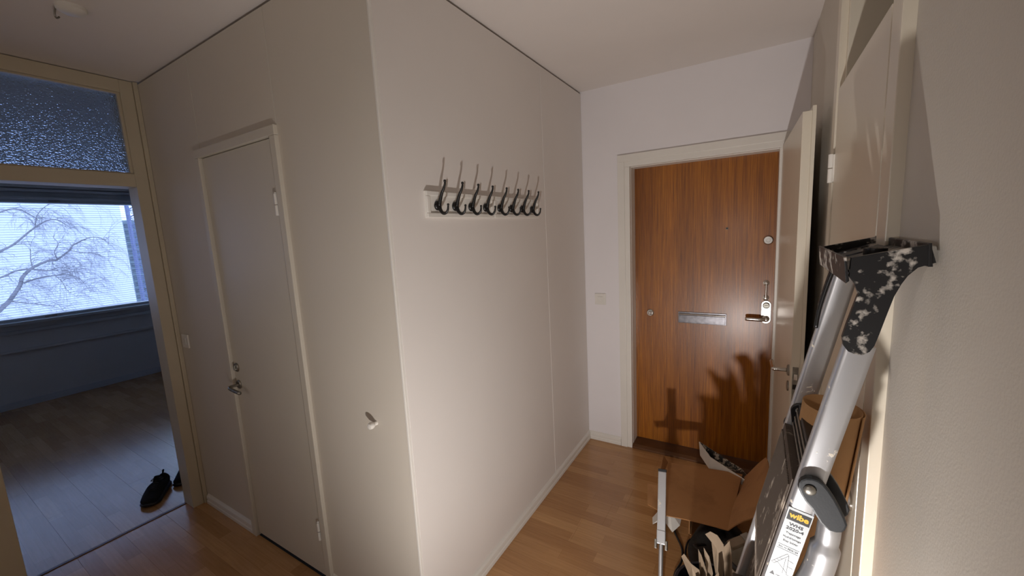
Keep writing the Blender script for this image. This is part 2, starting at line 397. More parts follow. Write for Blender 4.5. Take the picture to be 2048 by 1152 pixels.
bm = B(); lathe(bm, (0.906, yk, 1.563), [(0.008, 0), (0.008, 0.002), (0.0055, 0.003), (0.005, 0.0005), (0, 0.0005)], (0, -1, 0), 14); f0 = obj('peephole', bm, 'steel', fd, smooth=True)
bm = B(); lathe(bm, (0.906, yk - 0.0006, 1.563), [(0.0045, 0), (0.003, 0.0014), (0, 0.002)], (0, -1, 0), 12); obj('peephole_lens', bm, 'black_plastic', f0, smooth=True)
bm = rosette((1.128, yk, 1.482), (0, -1, 0), 0.027, 0.012); obj('upper_lock', bm, 'chrome', fd, smooth=True)
bm = B()
for z in (1.220, 1.128): lathe(bm, (1.126, yk, z), [(0.017, 0), (0.017, 0.004), (0.009, 0.007), (0.008, 0.022), (0, 0.024)], (0, -1, 0), 16)
tube(bm, [(1.126, yk - 0.020, 1.220), (1.126, yk - 0.020, 1.128)], 0.0055, 10); obj('pull_handle', bm, 'chrome', fd, smooth=True)
bm = B(); P8 = []
for k in range(12): a = math.pi * k / 11; P8.append((1.130 + 0.026 * math.cos(a), 1.085 + 0.026 * math.sin(a)))
for k in range(12): a = math.pi + math.pi * k / 11; P8.append((1.130 + 0.026 * math.cos(a), 0.992 + 0.026 * math.sin(a)))
prism(bm, P8, 1, yk - 0.007, yk); f0 = obj('lock_plate', bm, 'chrome', fd, 0.002)
bm = B(); lathe(bm, (1.130, yk - 0.007, 1.080), [(0.019, 0), (0.019, 0.006), (0.015, 0.010), (0.012, 0.010), (0.012, 0.006), (0, 0.006)], (0, -1, 0), 20)
box(bm, 1.117, 1.143, yk - 0.020, yk - 0.010, 1.077, 1.083); obj('lock_cylinder', bm, 'steel', f0, smooth=True)
bm = B(); lathe(bm, (1.130, yk - 0.007, 0.996), [(0.020, 0), (0.020, 0.006), (0.014, 0.010), (0.012, 0.040), (0.0, 0.044)], (0, -1, 0), 18)
tube(bm, smooth_curve([(1.126, yk - 0.042, 0.996), (1.10, yk - 0.048, 0.997), (1.05, yk - 0.048, 0.998), (1.020, yk - 0.046, 0.997)], 4), [0.010] * 12 + [0.007], 12, flat=1.2); obj('handle', bm, 'chrome', fd, smooth=True)

# open inner white door
ox, oy = 1.178, LH - 0.012; nx, ny = 1.206, 0.985
dv = Vector((nx - ox, ny - oy, 0)); Lf = dv.length; dv.normalize(); nv = Vector((-dv.y, dv.x, 0))   # nv points to +x
idr = empty('inner_door', (ox, oy, 0), 'white inner entrance door standing open against the right side', 'door')
bm = B(); obox(bm, (ox, oy, 0), dv, nv, (0, 0, 1), 0, Lf, 0, 0.030, 0.012, 2.006); obj('leaf', bm, 'door_white', idr, 0.0015)
bm = B(); obox(bm, (ox, oy, 0), dv, nv, (0, 0, 1), 0.002, Lf + 0.004, 0.030, 0.042, 0.012, 2.022); obj('rebate_lip', bm, 'door_white', idr, 0.001)
def op(u, v, z): return Vector((ox, oy, z)) + dv * u + nv * v
uh = Lf - 0.062
bm = B(); lathe(bm, op(uh, 0, 0.965), [(0.024, 0), (0.024, 0.005), (0.018, 0.008), (0, 0.008)], -nv, 18); obj('handle_rosette', bm, 'steel', idr, smooth=True)
bm = B(); tube(bm, smooth_curve([op(uh, -0.006, 0.965), op(uh, -0.048, 0.965), op(uh - 0.012, -0.056, 0.965), op(uh - 0.11, -0.056, 0.965)], 5), 0.0085, 12); obj('handle', bm, 'chrome', idr, smooth='all')
bm = B(); lathe(bm, op(uh, 0, 0.895), [(0.022, 0), (0.022, 0.005), (0.016, 0.007), (0, 0.007)], -nv, 18); obj('key_rosette', bm, 'steel', idr, smooth=True)
bm = B(); obox(bm, (ox, oy, 0), dv, nv, (0, 0, 1), Lf - 0.001, Lf + 0.0022, 0.006, 0.026, 0.83, 1.00); lk = obj('lock_plate', bm, 'steel', idr)
bm = B(); obox(bm, (ox, oy, 0), dv, nv, (0, 0, 1), Lf + 0.0018, Lf + 0.0045, 0.008, 0.022, 0.905, 0.925); obj('bolt_hole', bm, 'dark_gap', lk)
bm = B(); obox(bm, (ox, oy, 0), dv, nv, (0, 0, 1), Lf + 0.001, Lf + 0.010, 0.010, 0.022, 0.948, 0.972); obj('latch', bm, 'chrome', lk)

# ---------------------------------------------------------------- right wall with door and transom
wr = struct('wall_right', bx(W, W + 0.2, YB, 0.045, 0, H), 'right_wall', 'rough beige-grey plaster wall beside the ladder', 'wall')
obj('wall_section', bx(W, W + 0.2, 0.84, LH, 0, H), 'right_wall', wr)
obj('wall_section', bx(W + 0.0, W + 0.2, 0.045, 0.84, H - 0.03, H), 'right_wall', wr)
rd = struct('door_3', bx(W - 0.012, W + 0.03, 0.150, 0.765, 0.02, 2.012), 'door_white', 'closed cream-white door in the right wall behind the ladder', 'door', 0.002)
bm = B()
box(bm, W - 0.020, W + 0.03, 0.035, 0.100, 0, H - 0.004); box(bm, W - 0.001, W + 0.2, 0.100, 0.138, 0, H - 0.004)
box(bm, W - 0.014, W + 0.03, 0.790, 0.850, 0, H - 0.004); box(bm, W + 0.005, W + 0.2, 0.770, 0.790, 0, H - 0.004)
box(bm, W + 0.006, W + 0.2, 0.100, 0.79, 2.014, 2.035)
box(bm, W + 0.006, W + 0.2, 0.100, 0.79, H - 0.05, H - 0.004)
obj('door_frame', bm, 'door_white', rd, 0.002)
obj('wall_section', bx(W + 0.45, W + 0.5, 0.0, 0.9, 0, H), 'right_wall', wr)  # added unseen shell behind the door, keeps sky light off the transom
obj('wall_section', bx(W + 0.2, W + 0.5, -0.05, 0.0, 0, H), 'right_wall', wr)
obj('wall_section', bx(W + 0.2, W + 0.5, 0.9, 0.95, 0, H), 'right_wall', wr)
ce.data.transform(Matrix.Identity(4)); obj('shell_ceiling', bx(W + 0.3, W + 0.5, -0.05, 0.95, H, H + 0.1), 'ceiling', ce)  # lid of the added shell that shuts out the sky
bm = B(); box(bm, W + 0.030, W + 0.06, 0.13, 0.78, 0.0, 2.02); obj('backing', bm, 'dark_gap', rd)
obj('transom_glass', bx(W + 0.14, W + 0.146, 0.137, 0.771, 2.033, H - 0.048), 'dark_glass', rd)
bm = B(); tube(bm, [(W - 0.020, 0.775, 1.720), (W - 0.020, 0.775, 1.765)], 0.008, 10); tube(bm, [(W - 0.020, 0.775, 1.768), (W - 0.020, 0.775, 1.812)], 0.008, 10)
box(bm, W - 0.016, W - 0.012, 0.760, 0.785, 1.722, 1.81); obj('hinge', bm, 'trim', rd, smooth=True)
bm = rosette((W - 0.012, 0.205, 0.925), (-1, 0, 0), 0.024, 0.008); obj('handle_rosette', bm, 'chrome', rd, smooth=True)
bm = B(); tube(bm, smooth_curve([(W - 0.016, 0.205, 0.925), (W - 0.052, 0.205, 0.925), (W - 0.060, 0.218, 0.926), (W - 0.060, 0.31, 0.93)], 5), 0.009, 12); obj('handle', bm, 'chrome', rd, smooth='all')
bm = rosette((W - 0.012, 0.205, 1.000), (-1, 0, 0), 0.024, 0.010); obj('lock_rosette', bm, 'chrome', rd, smooth=True)

# ---------------------------------------------------------------- hall walls behind the camera
struct('wall_back', bx(LC - T, W + 0.1, YB - 0.1, YB, 0, H), 'front_wall', 'plain wall at the near end of the hallway', 'wall')

# ---------------------------------------------------------------- bedroom opening (wall x = LC)
YO0, YO1 = -0.745, -0.078
wb = struct('wall_bedroom', bx(LC - T, LC, YB, YO0 - 0.09, 0, H), 'bed_wall', 'wall between the hallway and the bedroom', 'wall')
obj('wall_section', bx(LC - T, LC - 0.01, 0.04, 1.6, 0, H), 'bed_wall', wb)
df = empty('opening_frame', (LC, (YO0 + YO1) / 2, 0), 'cream painted frame of the bedroom opening with glazed transom', 'door frame'); df['kind'] = 'structure'
df.name = 'trim_2'
xf = LC + 0.0
bm = B(); box(bm, xf - T, xf, YO1, -0.022, 0, H - 0.004); obj('frame_post', bm, 'cream', df, 0.002)
bm = B(); box(bm, xf - T, xf + 0.012, -0.0205, -0.001, 0, H - 0.004); obj('edge_board', bm, 'cream', df, 0.002)
bm = B(); box(bm, xf - T, xf, YO0 - 0.09, YO0, 0, H - 0.004); obj('frame_post', bm, 'cream', df, 0.002)
bm = B(); box(bm, xf - T, xf, YO0, YO1, 1.968, 2.038); obj('transom_bar', bm, 'cream', df, 0.002)
bm = B(); box(bm, xf - T, xf, YO0, YO1, 2.470, H - 0.004); obj('head_bar', bm, 'cream', df, 0.002)
bm = B()
for (a, b_, c_, d_) in ((YO0, YO0 + 0.012, 2.038, 2.47), (YO1 - 0.012, YO1, 2.038, 2.47), (YO0 + 0.012, YO1 - 0.012, 2.038, 2.046), (YO0 + 0.012, YO1 - 0.012, 2.462, 2.47)):
    box(bm, xf - 0.035, xf - 0.015, a, b_, c_, d_)
obj('glazing_bead', bm, 'cream', df, 0.001)
obj('transom_glass', bx(xf - 0.046, xf - 0.040, YO0 + 0.001, YO1 - 0.001, 2.039, 2.469), 'rippled_glass', df)

# ---------------------------------------------------------------- bedroom shell and window
ww = struct('wall_window', bx(XW - 0.25, XW, YB, 1.6, 0, 0.93), 'bed_wall', 'bedroom wall below and around the wide window', 'wall')
obj('wall_section', bx(XW - 0.25, XW, YB, 1.6, 2.36, H), 'bed_wall', ww)
obj('wall_section', bx(XW - 0.25, XW, YB, -2.05, 0.93, 2.36), 'bed_wall', ww)
obj('wall_section', bx(XW - 0.25, XW, 1.36, 1.6, 0.93, 2.36), 'bed_wall', ww)
obj('wall_ledge', bx(XW, XW + 0.03, YB, 1.6, 0.60, 0.625), 'bed_wall', ww, 0.004)
struct('wall_bedroom_far', bx(XW, LC - T, 1.6, 1.7, 0, H), 'bed_wall', 'bedroom side wall hidden right of the window', 'wall')
struct('wall_bedroom_near', bx(XW, LC - T, YB - 0.1, YB, 0, H), 'bed_wall', 'bedroom side wall hidden left of the window', 'wall')
bb = struct('baseboard_window', bx(XW, XW + 0.015, YB, 1.6, 0.0, 0.07), 'window_white', 'white baseboard under the bedroom window', 'baseboard', 0.002)
wn = empty('window_1', (XW - 0.1, -0.35, 0.93), 'wide bedroom window with open horizontal blind and bare birch outside', 'window'); wn['kind'] = 'structure'
YW0, YW1 = -2.05, 1.36
bm = B(); box(bm, XW - 0.16, XW - 0.03, YW0, YW1, 2.20, 2.36); box(bm, XW - 0.16, XW - 0.03, YW0, YW1, 0.93, 0.955)
box(bm, XW - 0.16, XW - 0.03, YW0, YW0 + 0.05, 0.955, 2.2); box(bm, XW - 0.16, XW - 0.03, YW1 - 0.05, YW1, 0.955, 2.2)
obj('window_frame', bm, 'window_white', wn, 0.003)
bm = B(); box(bm, XW - 0.03, XW + 0.012, YW0, YW1, 2.235, 2.262); box(bm, XW - 0.03, XW + 0.03, YW0, YW1, 2.315, 2.345); obj('head_moulding', bm, 'window_white', wn, 0.003)
bm = B(); box(bm, XW - 0.03, XW + 0.07, YW0 - 0.05, YW1 + 0.05, 0.895, 0.925); box(bm, XW, XW + 0.03, YW0, YW1, 0.80, 0.835); obj('window_sill', bm, 'window_white', wn, 0.004)
for (y, z) in ((0.324, 2.222), (0.12, 0.94)):
    bm = B(); box(bm, XW - 0.03, XW - 0.018, y - 0.045, y + 0.045, z - 0.010, z + 0.010); tube(bm, [(XW - 0.02, y, z), (XW - 0.0, y, z)], 0.007, 8); obj('window_latch', bm, 'steel', wn, 0.001)
obj('window_pane', bx(XW - 0.060, XW - 0.056, YW0 + 0.05, YW1 - 0.05, 0.955, 2.2), 'clear_glass', wn)
obj('window_pane', bx(XW - 0.150, XW - 0.146, YW0 + 0.05, YW1 - 0.05, 0.955, 2.2), 'clear_glass', wn)
bm = B(); z = 0.968
while z < 2.19:
    for k in range(2):
        v = [bm.verts.new((XW - 0.100 + dx, yy, z + dz)) for (dx, dz, yy) in
             ((-0.0125 + 0.0125 * k, 0.0 + 0.0018 * k, YW0 + 0.06), (0.0 + 0.0125 * k, 0.0018 - 0.0018 * k, YW0 + 0.06), (0.0 + 0.0125 * k, 0.0018 - 0.0018 * k, YW1 - 0.06), (-0.0125 + 0.0125 * k, 0.0018 * k, YW1 - 0.06))]
        bm.faces.new(v)
    z += 0.0262
bsl = obj('blind_slats', bm, 'blind', wn, kind='stuff')
md = bsl.modifiers.new('thickness', 'SOLIDIFY'); md.thickness = 0.0012
bm = B()
for y in (-1.5, -0.6, 0.45, 1.1): tube(bm, [(XW - 0.086, y, 0.96), (XW - 0.086, y, 2.2)], 0.0008, 5)
obj('blind_cord', bm, 'blind', wn)

# ---------------------------------------------------------------- outside
GZ = -9.0
og = struct('ground_outside', bx(-160, -8, -90, 110, GZ - 0.2, GZ), 'snow', 'pale ground outside the window', 'ground')
fb = empty('apartment_building', (-52, -20, GZ), 'bright white building filling the view behind the birch', 'building')
obj('wall', bx(-58, -40, -60, 10.1, GZ, 26), 'facade', fb, 0.05)
bm = B(); box(bm, -58.1, -39.9, -60.1, 10.18, 26, 26.4); obj('roof_edge', bm, 'facade', fb)
# grid-fronted tower, partly hidden by the window edge
tb = empty('tower_block', (-86, 26, GZ), 'blue-grey gridded tower block at the right window edge', 'building')
obj('wall', bx(-92, -80.3, 20.0, 34, GZ, 6.3), 'far_block', tb)
for i in range(5):
    for j in range(14):
        obj('window', bx(-80.3, -80.2, 20.25 + i * 0.85, 20.8 + i * 0.85, -7.6 + j * 0.98, -6.95 + j * 0.98), 'far_glass', tb)
cr = empty('tower_crane', (-70, 18.6, GZ), 'lattice crane mast rising above the gridded tower block', 'crane')
bm = B(); s_ = 0.75; cx, cy = -70.0, 18.75
for dx in (0, s_):
    for dy in (0, s_): tube(bm, [(cx + dx, cy + dy, GZ), (cx + dx, cy + dy, 12)], 0.07 if dy else 0.13, 4)
obj('mast', bm, 'crane', cr)
bm = B(); zz = GZ
while zz < 11.5:
    for dx in (0, s_):
        tube(bm, [(cx + dx, cy, zz), (cx + dx, cy + s_, zz + 0.5)], 0.04, 4); tube(bm, [(cx + dx, cy + s_, zz + 0.5), (cx + dx, cy, zz + 1.0)], 0.04, 4); tube(bm, [(cx + dx, cy, zz), (cx + dx, cy + s_, zz)], 0.03, 4)
    zz += 1.0
obj('lattice', bm, 'crane', cr, kind='stuff')

# birch
bt = empty('birch_tree', (-14, -1.5, GZ), 'bare birch tree with drooping twigs outside the bedroom window', 'tree')
TX = -14.0
rnd = random.Random(11)
limbs = [
    ([(-0.6, -9), (-0.5, -4), (-0.3, -1.2), (0.2, -0.1), (0.67, 0.42), (0.85, 0.63), (1.06, 0.95), (1.11, 1.13), (1.30, 1.35), (1.61, 1.51), (1.74, 1.5), (1.99, 1.73), (2.09, 1.86), (2.4, 2.04), (2.62, 1.98), (2.78, 1.82)], [.16, .14, .10, .065, .05, .045, .04, .035, .03, .025, .022, .019, .016, .012, .007, .003]),
    ([(-0.3, -1.2), (0.0, 0.5), (0.4, 1.3), (0.86, 1.75), (1.1, 1.93), (1.48, 2.31), (1.75, 2.5), (1.95, 2.44), (2.1, 2.25)], [.08, .05, .036, .028, .024, .019, .014, .008, .003]),
    ([(1.11, 1.0), (1.38, 1.08), (1.63, 1.12), (1.85, 1.12), (2.02, 1.0), (2.15, 0.82), (2.2, 0.6)], [.022, .018, .014, .011, .009, .006, .002]),
    ([(0.0, 0.9), (0.78, 1.17), (1.02, 1.29), (1.27, 1.32), (1.53, 1.25), (1.8, 1.3), (2.0, 1.2)], [.03, .022, .019, .016, .012, .007, .003]),
    ([(0.0, 1.9), (0.5, 2.35), (0.99, 2.67), (1.23, 2.75), (1.45, 2.64), (1.6, 2.44)], [.03, .022, .018, .014, .010, .003]),
    ([(1.48, 2.31), (1.55, 2.6), (1.75, 2.85), (2.0, 2.95)], [.012, .010, .007, .003]),
    ([(1.74, 1.5), (1.72, 1.7), (1.78, 1.9), (1.74, 2.05)], [.012, .009, .007, .003]),
    ([(1.63, 1.12), (1.75, 0.95), (1.8, 0.7), (1.95, 0.5)], [.009, .007, .005, .002]),
    ([(0.85, 0.6), (1.1, 0.5), (1.5, 0.35), (1.7, 0.15)], [.014, .010, .007, .003]),
    ([(1.99, 1.73), (2.15, 1.65), (2.45, 1.6), (2.65, 1.4), (2.7, 1.1)], [.010, .008, .006, .004, .002]),
    ([(1.3, 1.35), (1.32, 1.6), (1.33, 1.8)], [.010, .007, .003]),
]
trunk = None
twigs = B()
def droop(bm, p, d, L, r, depth):
    pts = [p]; n = 7
    for i in range(n):
        d = (d + Vector((rnd.uniform(-.15, .15), rnd.uniform(-.22, .22), -0.20 + rnd.uniform(-.12, .1)))).normalized()
        pts.append(pts[-1] + d * L / n)
        if depth > 0 and i > 0 and rnd.random() < 0.62:
            d2 = (d + Vector((rnd.uniform(-.5, .5), rnd.uniform(-.9, .9), rnd.uniform(-.3, .7)))).normalized()
            droop(bm, pts[-1], d2, L * rnd.uniform(.45, .8), r * 0.6, depth - 1)
    tube(bm, pts, [r * (1 - 0.75 * i / n) for i in range(n + 1)], 3, False)
for li, (yz, rr) in enumerate(limbs):
    bm = B(); xj = [rnd.uniform(-.12, .12) * (i > 0) for i in range(len(yz))]
    P = smooth_curve([(TX + xj[i], a, b_) for i, (a, b_) in enumerate(yz)], 4)
    rs = []
    for i in range(len(yz) - 1):
        for k in range(4): rs.append(rr[i] + (rr[i + 1] - rr[i]) * k / 4)
    rs.append(rr[-1])
    tube(bm, P, rs, 6)
    obj('trunk' if li == 0 else 'branch', bm, 'bark', bt, smooth='all')
    for i, q in enumerate(P):
        if q.z < -0.2 or q.y < 0.2: continue
        for _ in range(3):
            if rnd.random() < 0.33:
                d = Vector((rnd.uniform(-.5, .5), rnd.uniform(-.2, 1.0), rnd.uniform(-.1, 1.0))).normalized()
                droop(twigs, q, d, rnd.uniform(.3, .75), 0.0050, 2)
obj('twigs', twigs, 'bark', bt, kind='stuff')

# ---------------------------------------------------------------- ceiling rose
bm = B(); lathe(bm, (-1.175, -0.395, H), [(0.045, 0), (0.043, 0.012), (0.03, 0.022), (0.0, 0.024)], (0, 0, -1), 20)
cf = obj('ceiling_outlet', bm, 'white_plastic', smooth=True); tag(cf, 'small round white lamp outlet on the ceiling at top left', 'ceiling outlet')
bm = B(); tube(bm, smooth_curve([(-1.20, -0.43, H), (-1.205, -0.435, H - 0.03), (-1.215, -0.43, H - 0.04), (-1.222, -0.42, H - 0.03)], 4), 0.003, 8)
ch = obj('lamp_hook', bm, 'steel', cf, smooth='all')

# ---------------------------------------------------------------- switches and door stop
def switch(name, cx, cz, face, label, cat='light switch'):
    """face: wall plane y, plate faces -y"""
    s = empty(name, (cx, face, cz), label, cat)
    obj('cover_plate', bx(cx - 0.041, cx + 0.041, face - 0.008, face, cz - 0.041, cz + 0.041), 'white_plastic', s, 0.003)
    obj('rocker', bx(cx - 0.019, cx + 0.019, face - 0.012, face - 0.008, cz - 0.019, cz + 0.019), 'white_plastic', s, 0.002)
    return s
switch('light_switch', -1.815, 1.07, 0.0, 'white light switch on the closet wall beside the bedroom opening')
switch('light_switch', 0.112, 1.097, LH, 'white light switch on the wall left of the front door')
bm = B(); lathe(bm, (-0.171, 0, 0.905), [(0.008, 0), (0.0075, 0.012), (0.012, 0.018), (0.014, 0.026), (0.011, 0.036), (0, 0.040)], (0, -1, 0), 18)
tag(obj('door_stop', bm, 'white_plastic', smooth=True), 'small white door stop knob low on the closet wall', 'door stop')

# ---------------------------------------------------------------- coat racks
def hook_mesh(y0):
    bm = B(); z0 = 1.727; x0 = 0.016
    up = smooth_curve([(x0 + 0.004, y0, z0), (x0 + 0.012, y0, z0 + 0.022), (x0 + 0.022, y0, z0 + 0.045), (x0 + 0.033, y0, z0 + 0.062), (x0 + 0.040, y0, z0 + 0.077), (x0 + 0.041, y0, z0 + 0.087)], 4)
    n = len(up); tube(bm, up, [0.0085 + (0.0032 - 0.0085) * (i / (n - 1)) ** 0.8 for i in range(n)], 10)
    lathe(bm, up[-1] - Vector((0, 0, 0.004)), [(0, 0), (0.0045, 0.002), (0.0055, 0.006), (0.004, 0.010), (0, 0.011)], (0, 0, 1), 12)
    lo = smooth_curve([(x0 + 0.004, y0, z0), (x0 + 0.010, y0, z0 - 0.018), (x0 + 0.022, y0, z0 - 0.031), (x0 + 0.036, y0, z0 - 0.030), (x0 + 0.046, y0, z0 - 0.018), (x0 + 0.049, y0, z0 - 0.002)], 4)
    n = len(lo); tube(bm, lo, [0.0080 + (0.0032 - 0.0080) * (i / (n - 1)) for i in range(n)], 10)
    lathe(bm, lo[-1] - Vector((0, 0, 0.003)), [(0, 0), (0.0042, 0.002), (0.005, 0.005), (0.0035, 0.009), (0, 0.010)], (0, 0, 1), 12)
    return bm
def rack(ya, yb, hooks, label):
    r = empty('coat_rack', (0, (ya + yb) / 2, 1.68), label, 'coat rack', 'coat racks on the panelled wall')
    z0, z1 = 1.681, 1.781
    obj('board', bx(0, 0.010, ya, yb, z0, z1), 'trim', r, 0.001)
    bm = B(); wd = 0.018
    for (a, b_, c_, d_) in ((ya, yb, z0, z0 + wd), (ya, yb, z1 - wd, z1), (ya, ya + wd, z0 + wd, z1 - wd), (yb - wd, yb, z0 + wd, z1 - wd)):
        box(bm, 0.0102, 0.0165, a, b_, c_, d_)
    obj('border_moulding', bm, 'trim', r, 0.003)
    proto = None
    for y in hooks:
        if proto is None:
            h = obj('hook', hook_mesh(y), 'black_iron', r, smooth='all', origin=(0.016, y, 1.727))
            bm = B(); lathe(bm, (0.010, y, 1.727), [(0.018, 0), (0.019, 0.004), (0.014, 0.010), (0, 0.013)], (1, 0, 0), 22); obj('mounting_disc', bm, 'black_iron', h, smooth='all')
            proto = h; yp = y
        else:
            c = copy_tree(proto, r); c.location = proto.location + Vector((0, y - yp, 0))
    return r
rack(0.180, 0.629, (0.240, 0.347, 0.455, 0.564), 'left white coat rack board with four black hooks, nearer the wall corner')
rack(0.632, 1.085, (0.682, 0.790, 0.897, 1.006), 'right white coat rack board with four black hooks, nearer the front door')

# ---------------------------------------------------------------- shoes
def shoe(x, y, ang, label, flip):
    """toe points along +u; origin at heel"""
    e = empty('shoe', (0, 0, 0), label, 'shoe', 'black sneakers in the bedroom doorway')
    bmS, bmU = B(), B(); L = 0.285
    def width(t):
        w_ = 0.040 + 0.016 * math.sin(min(1, max(0, (t - 0.05) / 0.9)) * math.pi * 0.72 + 0.2)
        if t > 0.84: w_ *= math.sqrt(max(0.12, 1 - ((t - 0.84) / 0.17) ** 2))
        if t < 0.08: w_ *= math.sqrt(max(0.3, 1 - ((0.08 - t) / 0.10) ** 2))
        return w_
    def cx(t): return flip * (-0.010 * math.sin(t * math.pi) + 0.006 * t)
    ts = [0, .03, .1, .2, .32, .45, .58, .7, .8, .88, .94, .98, 1.0]
    def top(t):
        pts_ = [(0, .085), (.05, .092), (.15, .080), (.28, .074), (.36, .088), (.45, .082), (.6, .066), (.75, .052), (.88, .048), (.96, .040), (1, .028)]
        for (a, b_), (c_, d_) in zip(pts_, pts_[1:]):
            if a <= t <= c_: return b_ + (d_ - b_) * (t - a) / (c_ - a)
        return .03
    def ring(bm, t, w_, z0, z1, pw=2.4, n=14, open_=0):
        r = []
        for k in range(n):
            a = 2 * math.pi * k / n; c_, s = math.cos(a), math.sin(a)
            yy = math.copysign(abs(c_) ** (2 / pw), c_) * w_; zz = math.copysign(abs(s) ** (2 / pw), s)
            z = z0 + (z1 - z0) * (zz + 1) / 2
            if open_ and s > 0.6: z -= open_ * (s - 0.6) / 0.4
            if s > 0: yy *= 1 - 0.35 * s
            r.append(bm.verts.new((t * L, cx(t) + yy, z)))
        return r
    def loft(bm, rings):
        for a, b_ in zip(rings, rings[1:]):
            for k in range(len(a)): bm.faces.new((a[k], a[(k + 1) % len(a)], b_[(k + 1) % len(a)], b_[k]))
        bm.faces.new(rings[0][::-1]); bm.faces.new(rings[-1])
    loft(bmS, [ring(bmS, t, width(t) + 0.002, 0.0 + (0.010 * max(0, (t - .8) / .2)), 0.026 + (0.004 * max(0, (t - .8) / .2)), 5) for t in ts])
    loft(bmU, [ring(bmU, 0.01 + t * 0.975, width(t) - 0.002, 0.018, top(t), 2.6, 14, 0.045 if 0.06 < t < 0.30 else 0) for t in ts])
    lac = B()
    for i in range(6):
        t = 0.38 + i * 0.05; zt = top(t) + 0.001
        tube(lac, smooth_curve([(t * L, cx(t) - 0.024, zt - 0.012), (t * L + 0.004, cx(t), zt + 0.003), (t * L, cx(t) + 0.024, zt - 0.012)], 3), 0.0032, 6)
    for s in (-1, 1):
        tube(lac, smooth_curve([(0.36 * L, cx(.36), 0.090), (0.34 * L, s * 0.018, 0.103), (0.38 * L, s * 0.032, 0.094), (0.37 * L, s * 0.006, 0.090)], 4), 0.0028, 6)
    ton = B(); tube(ton, smooth_curve([(0.42 * L, cx(.4), 0.078), (0.34 * L, cx(.35), 0.098), (0.29 * L, cx(.3), 0.112)], 3), [0.016] * 6 + [0.012], 8, flat=0.35)
    tab = B(); tube(tab, smooth_curve([(0.012, 0, 0.088), (-0.004, 0, 0.104), (0.010, 0, 0.108), (0.016, 0, 0.09)], 3), 0.004, 6)
    for nm, b_, mt in (('sole', bmS, 'black_plastic'), ('upper', bmU, 'shoe'), ('laces', lac, 'cable'), ('tongue', ton, 'shoe'), ('heel_tab', tab, 'shoe')):
        obj(nm, b_, mt, e, smooth='all')
    e.location = (x, y, 0); e.rotation_euler = (0, 0, ang); return e
shoe(-2.40, -0.055, math.radians(-36), 'left black sneaker on the bedroom floor, fully in view', 1)
shoe(-2.49, 0.135, math.radians(-33), 'right black sneaker on the bedroom floor, half hidden by the frame', -1)

# ---------------------------------------------------------------- step ladder
LB = Vector((0.903, 0, 0)); A_ = Vector((0.2036, 0, 0.979)); Cc = Vector((0.979, 0, -0.2036)); Yv = Vector((0, 1, 0))
ld = empty('step_ladder', (0.925, -0.01, 0), 'folded aluminium step ladder with black tool tray leaning on the right wall', 'ladder')
YN, YF = -0.160, 0.105            # outer face of near rail, inner face of far rail
RW = 0.0425
def lp(u, y, v): return LB + Cc * u + A_ * v + Yv * y
def rail(y0, y1, v0, v1, nm='side_rail'):
    bm = B(); n = 8; prof = []
    hw = (y1 - y0) / 2; ym = (y0 + y1) / 2
    # rounded front and back edges
    for k in range(7): a = math.pi * (0.5 + k / 6); prof.append((0.009 + 0.009 * math.cos(a), ym + hw * math.sin(a)))
    for k in range(7): a = math.pi * (1.5 + k / 6); prof.append((RW - 0.009 + 0.009 * math.cos(a), ym + hw * math.sin(a)))
    r0 = [bm.verts.new(lp(u, y, v0)) for u, y in prof]; r1 = [bm.verts.new(lp(u, y, v1)) for u, y in prof]
    for k in range(len(prof)): k2 = (k + 1) % len(prof); bm.faces.new((r0[k], r0[k2], r1[k2], r1[k]))
    bm.faces.new(r0[::-1]); bm.faces.new(r1)
    return obj(nm, bm, 'aluminium', ld, smooth=True)
nr = rail(YN, YN + 0.022, 0.02, 1.44); fr = rail(YF, YF + 0.022, 0.02, 1.535)
for y0 in (YN - 0.002, YF - 0.002):
    bm = B()
    vs = box(bm, -0.004, RW + 0.004, 0, 0.026, 0.002, 0.07)
    for v in vs: c = v.co.copy(); q = LB + Cc * c.x + Yv * (y0 + c.y) + A_ * c.z; q.z = max(q.z, 0.001) if c.z < 0.03 else q.z; v.co = q
    obj('rubber_foot', bm, 'black_plastic', ld, 0.002)
# steps
for v in (0.24, 0.47, 0.70):
    bm = B(); o_ = lp(0.0, 0, v)
    vs = box(bm, -0.004, 0.048, YN + 0.022, YF, 0.0, 0.022)
    for q in vs: q.co = Vector((o_.x + q.co.x, q.co.y, o_.z + q.co.z))
    obj('step', bm, 'tread_rubber', ld, 0.003)
# folded platform: ribbed top face towards the room
pf = [(-0.001, 1.165), (-0.001, 0.93), (0.006, 0.895), (0.022, 0.845), (0.022, 0.72), (0.036, 0.72), (0.036, 1.165)]
bm = B()
yy0, yy1 = YN + 0.024, YF - 0.002
def mk(p, y): return lp(p[0], y, p[1])
Aq = [bm.verts.new(mk(p, yy0)) for p in pf]; Bq = [bm.verts.new(mk(p, yy1)) for p in pf]; n = len(pf)
bm.faces.new(Aq); bm.faces.new(Bq[::-1])
for i in range(n): bm.faces.new((Aq[i], Bq[i], Bq[(i + 1) % n], Aq[(i + 1) % n]))
plat = obj('platform', bm, 'tread_rubber', ld, 0.001)
bm = B(); nrib = 26
for i in range(nrib):
    y = yy0 + 0.006 + (yy1 - yy0 - 0.012) * i / (nrib - 1)
    path = [mk((-0.0016, v_), y) for v_ in (1.150, 0.93)] + [mk((0.0045, 0.895), y), mk((0.0205, 0.845), y), mk((0.0205, 0.725), y)]
    tube(bm, path, 0.0022, 4)
obj('tread_ribs', bm, 'tread_rubber', plat, kind='stuff')
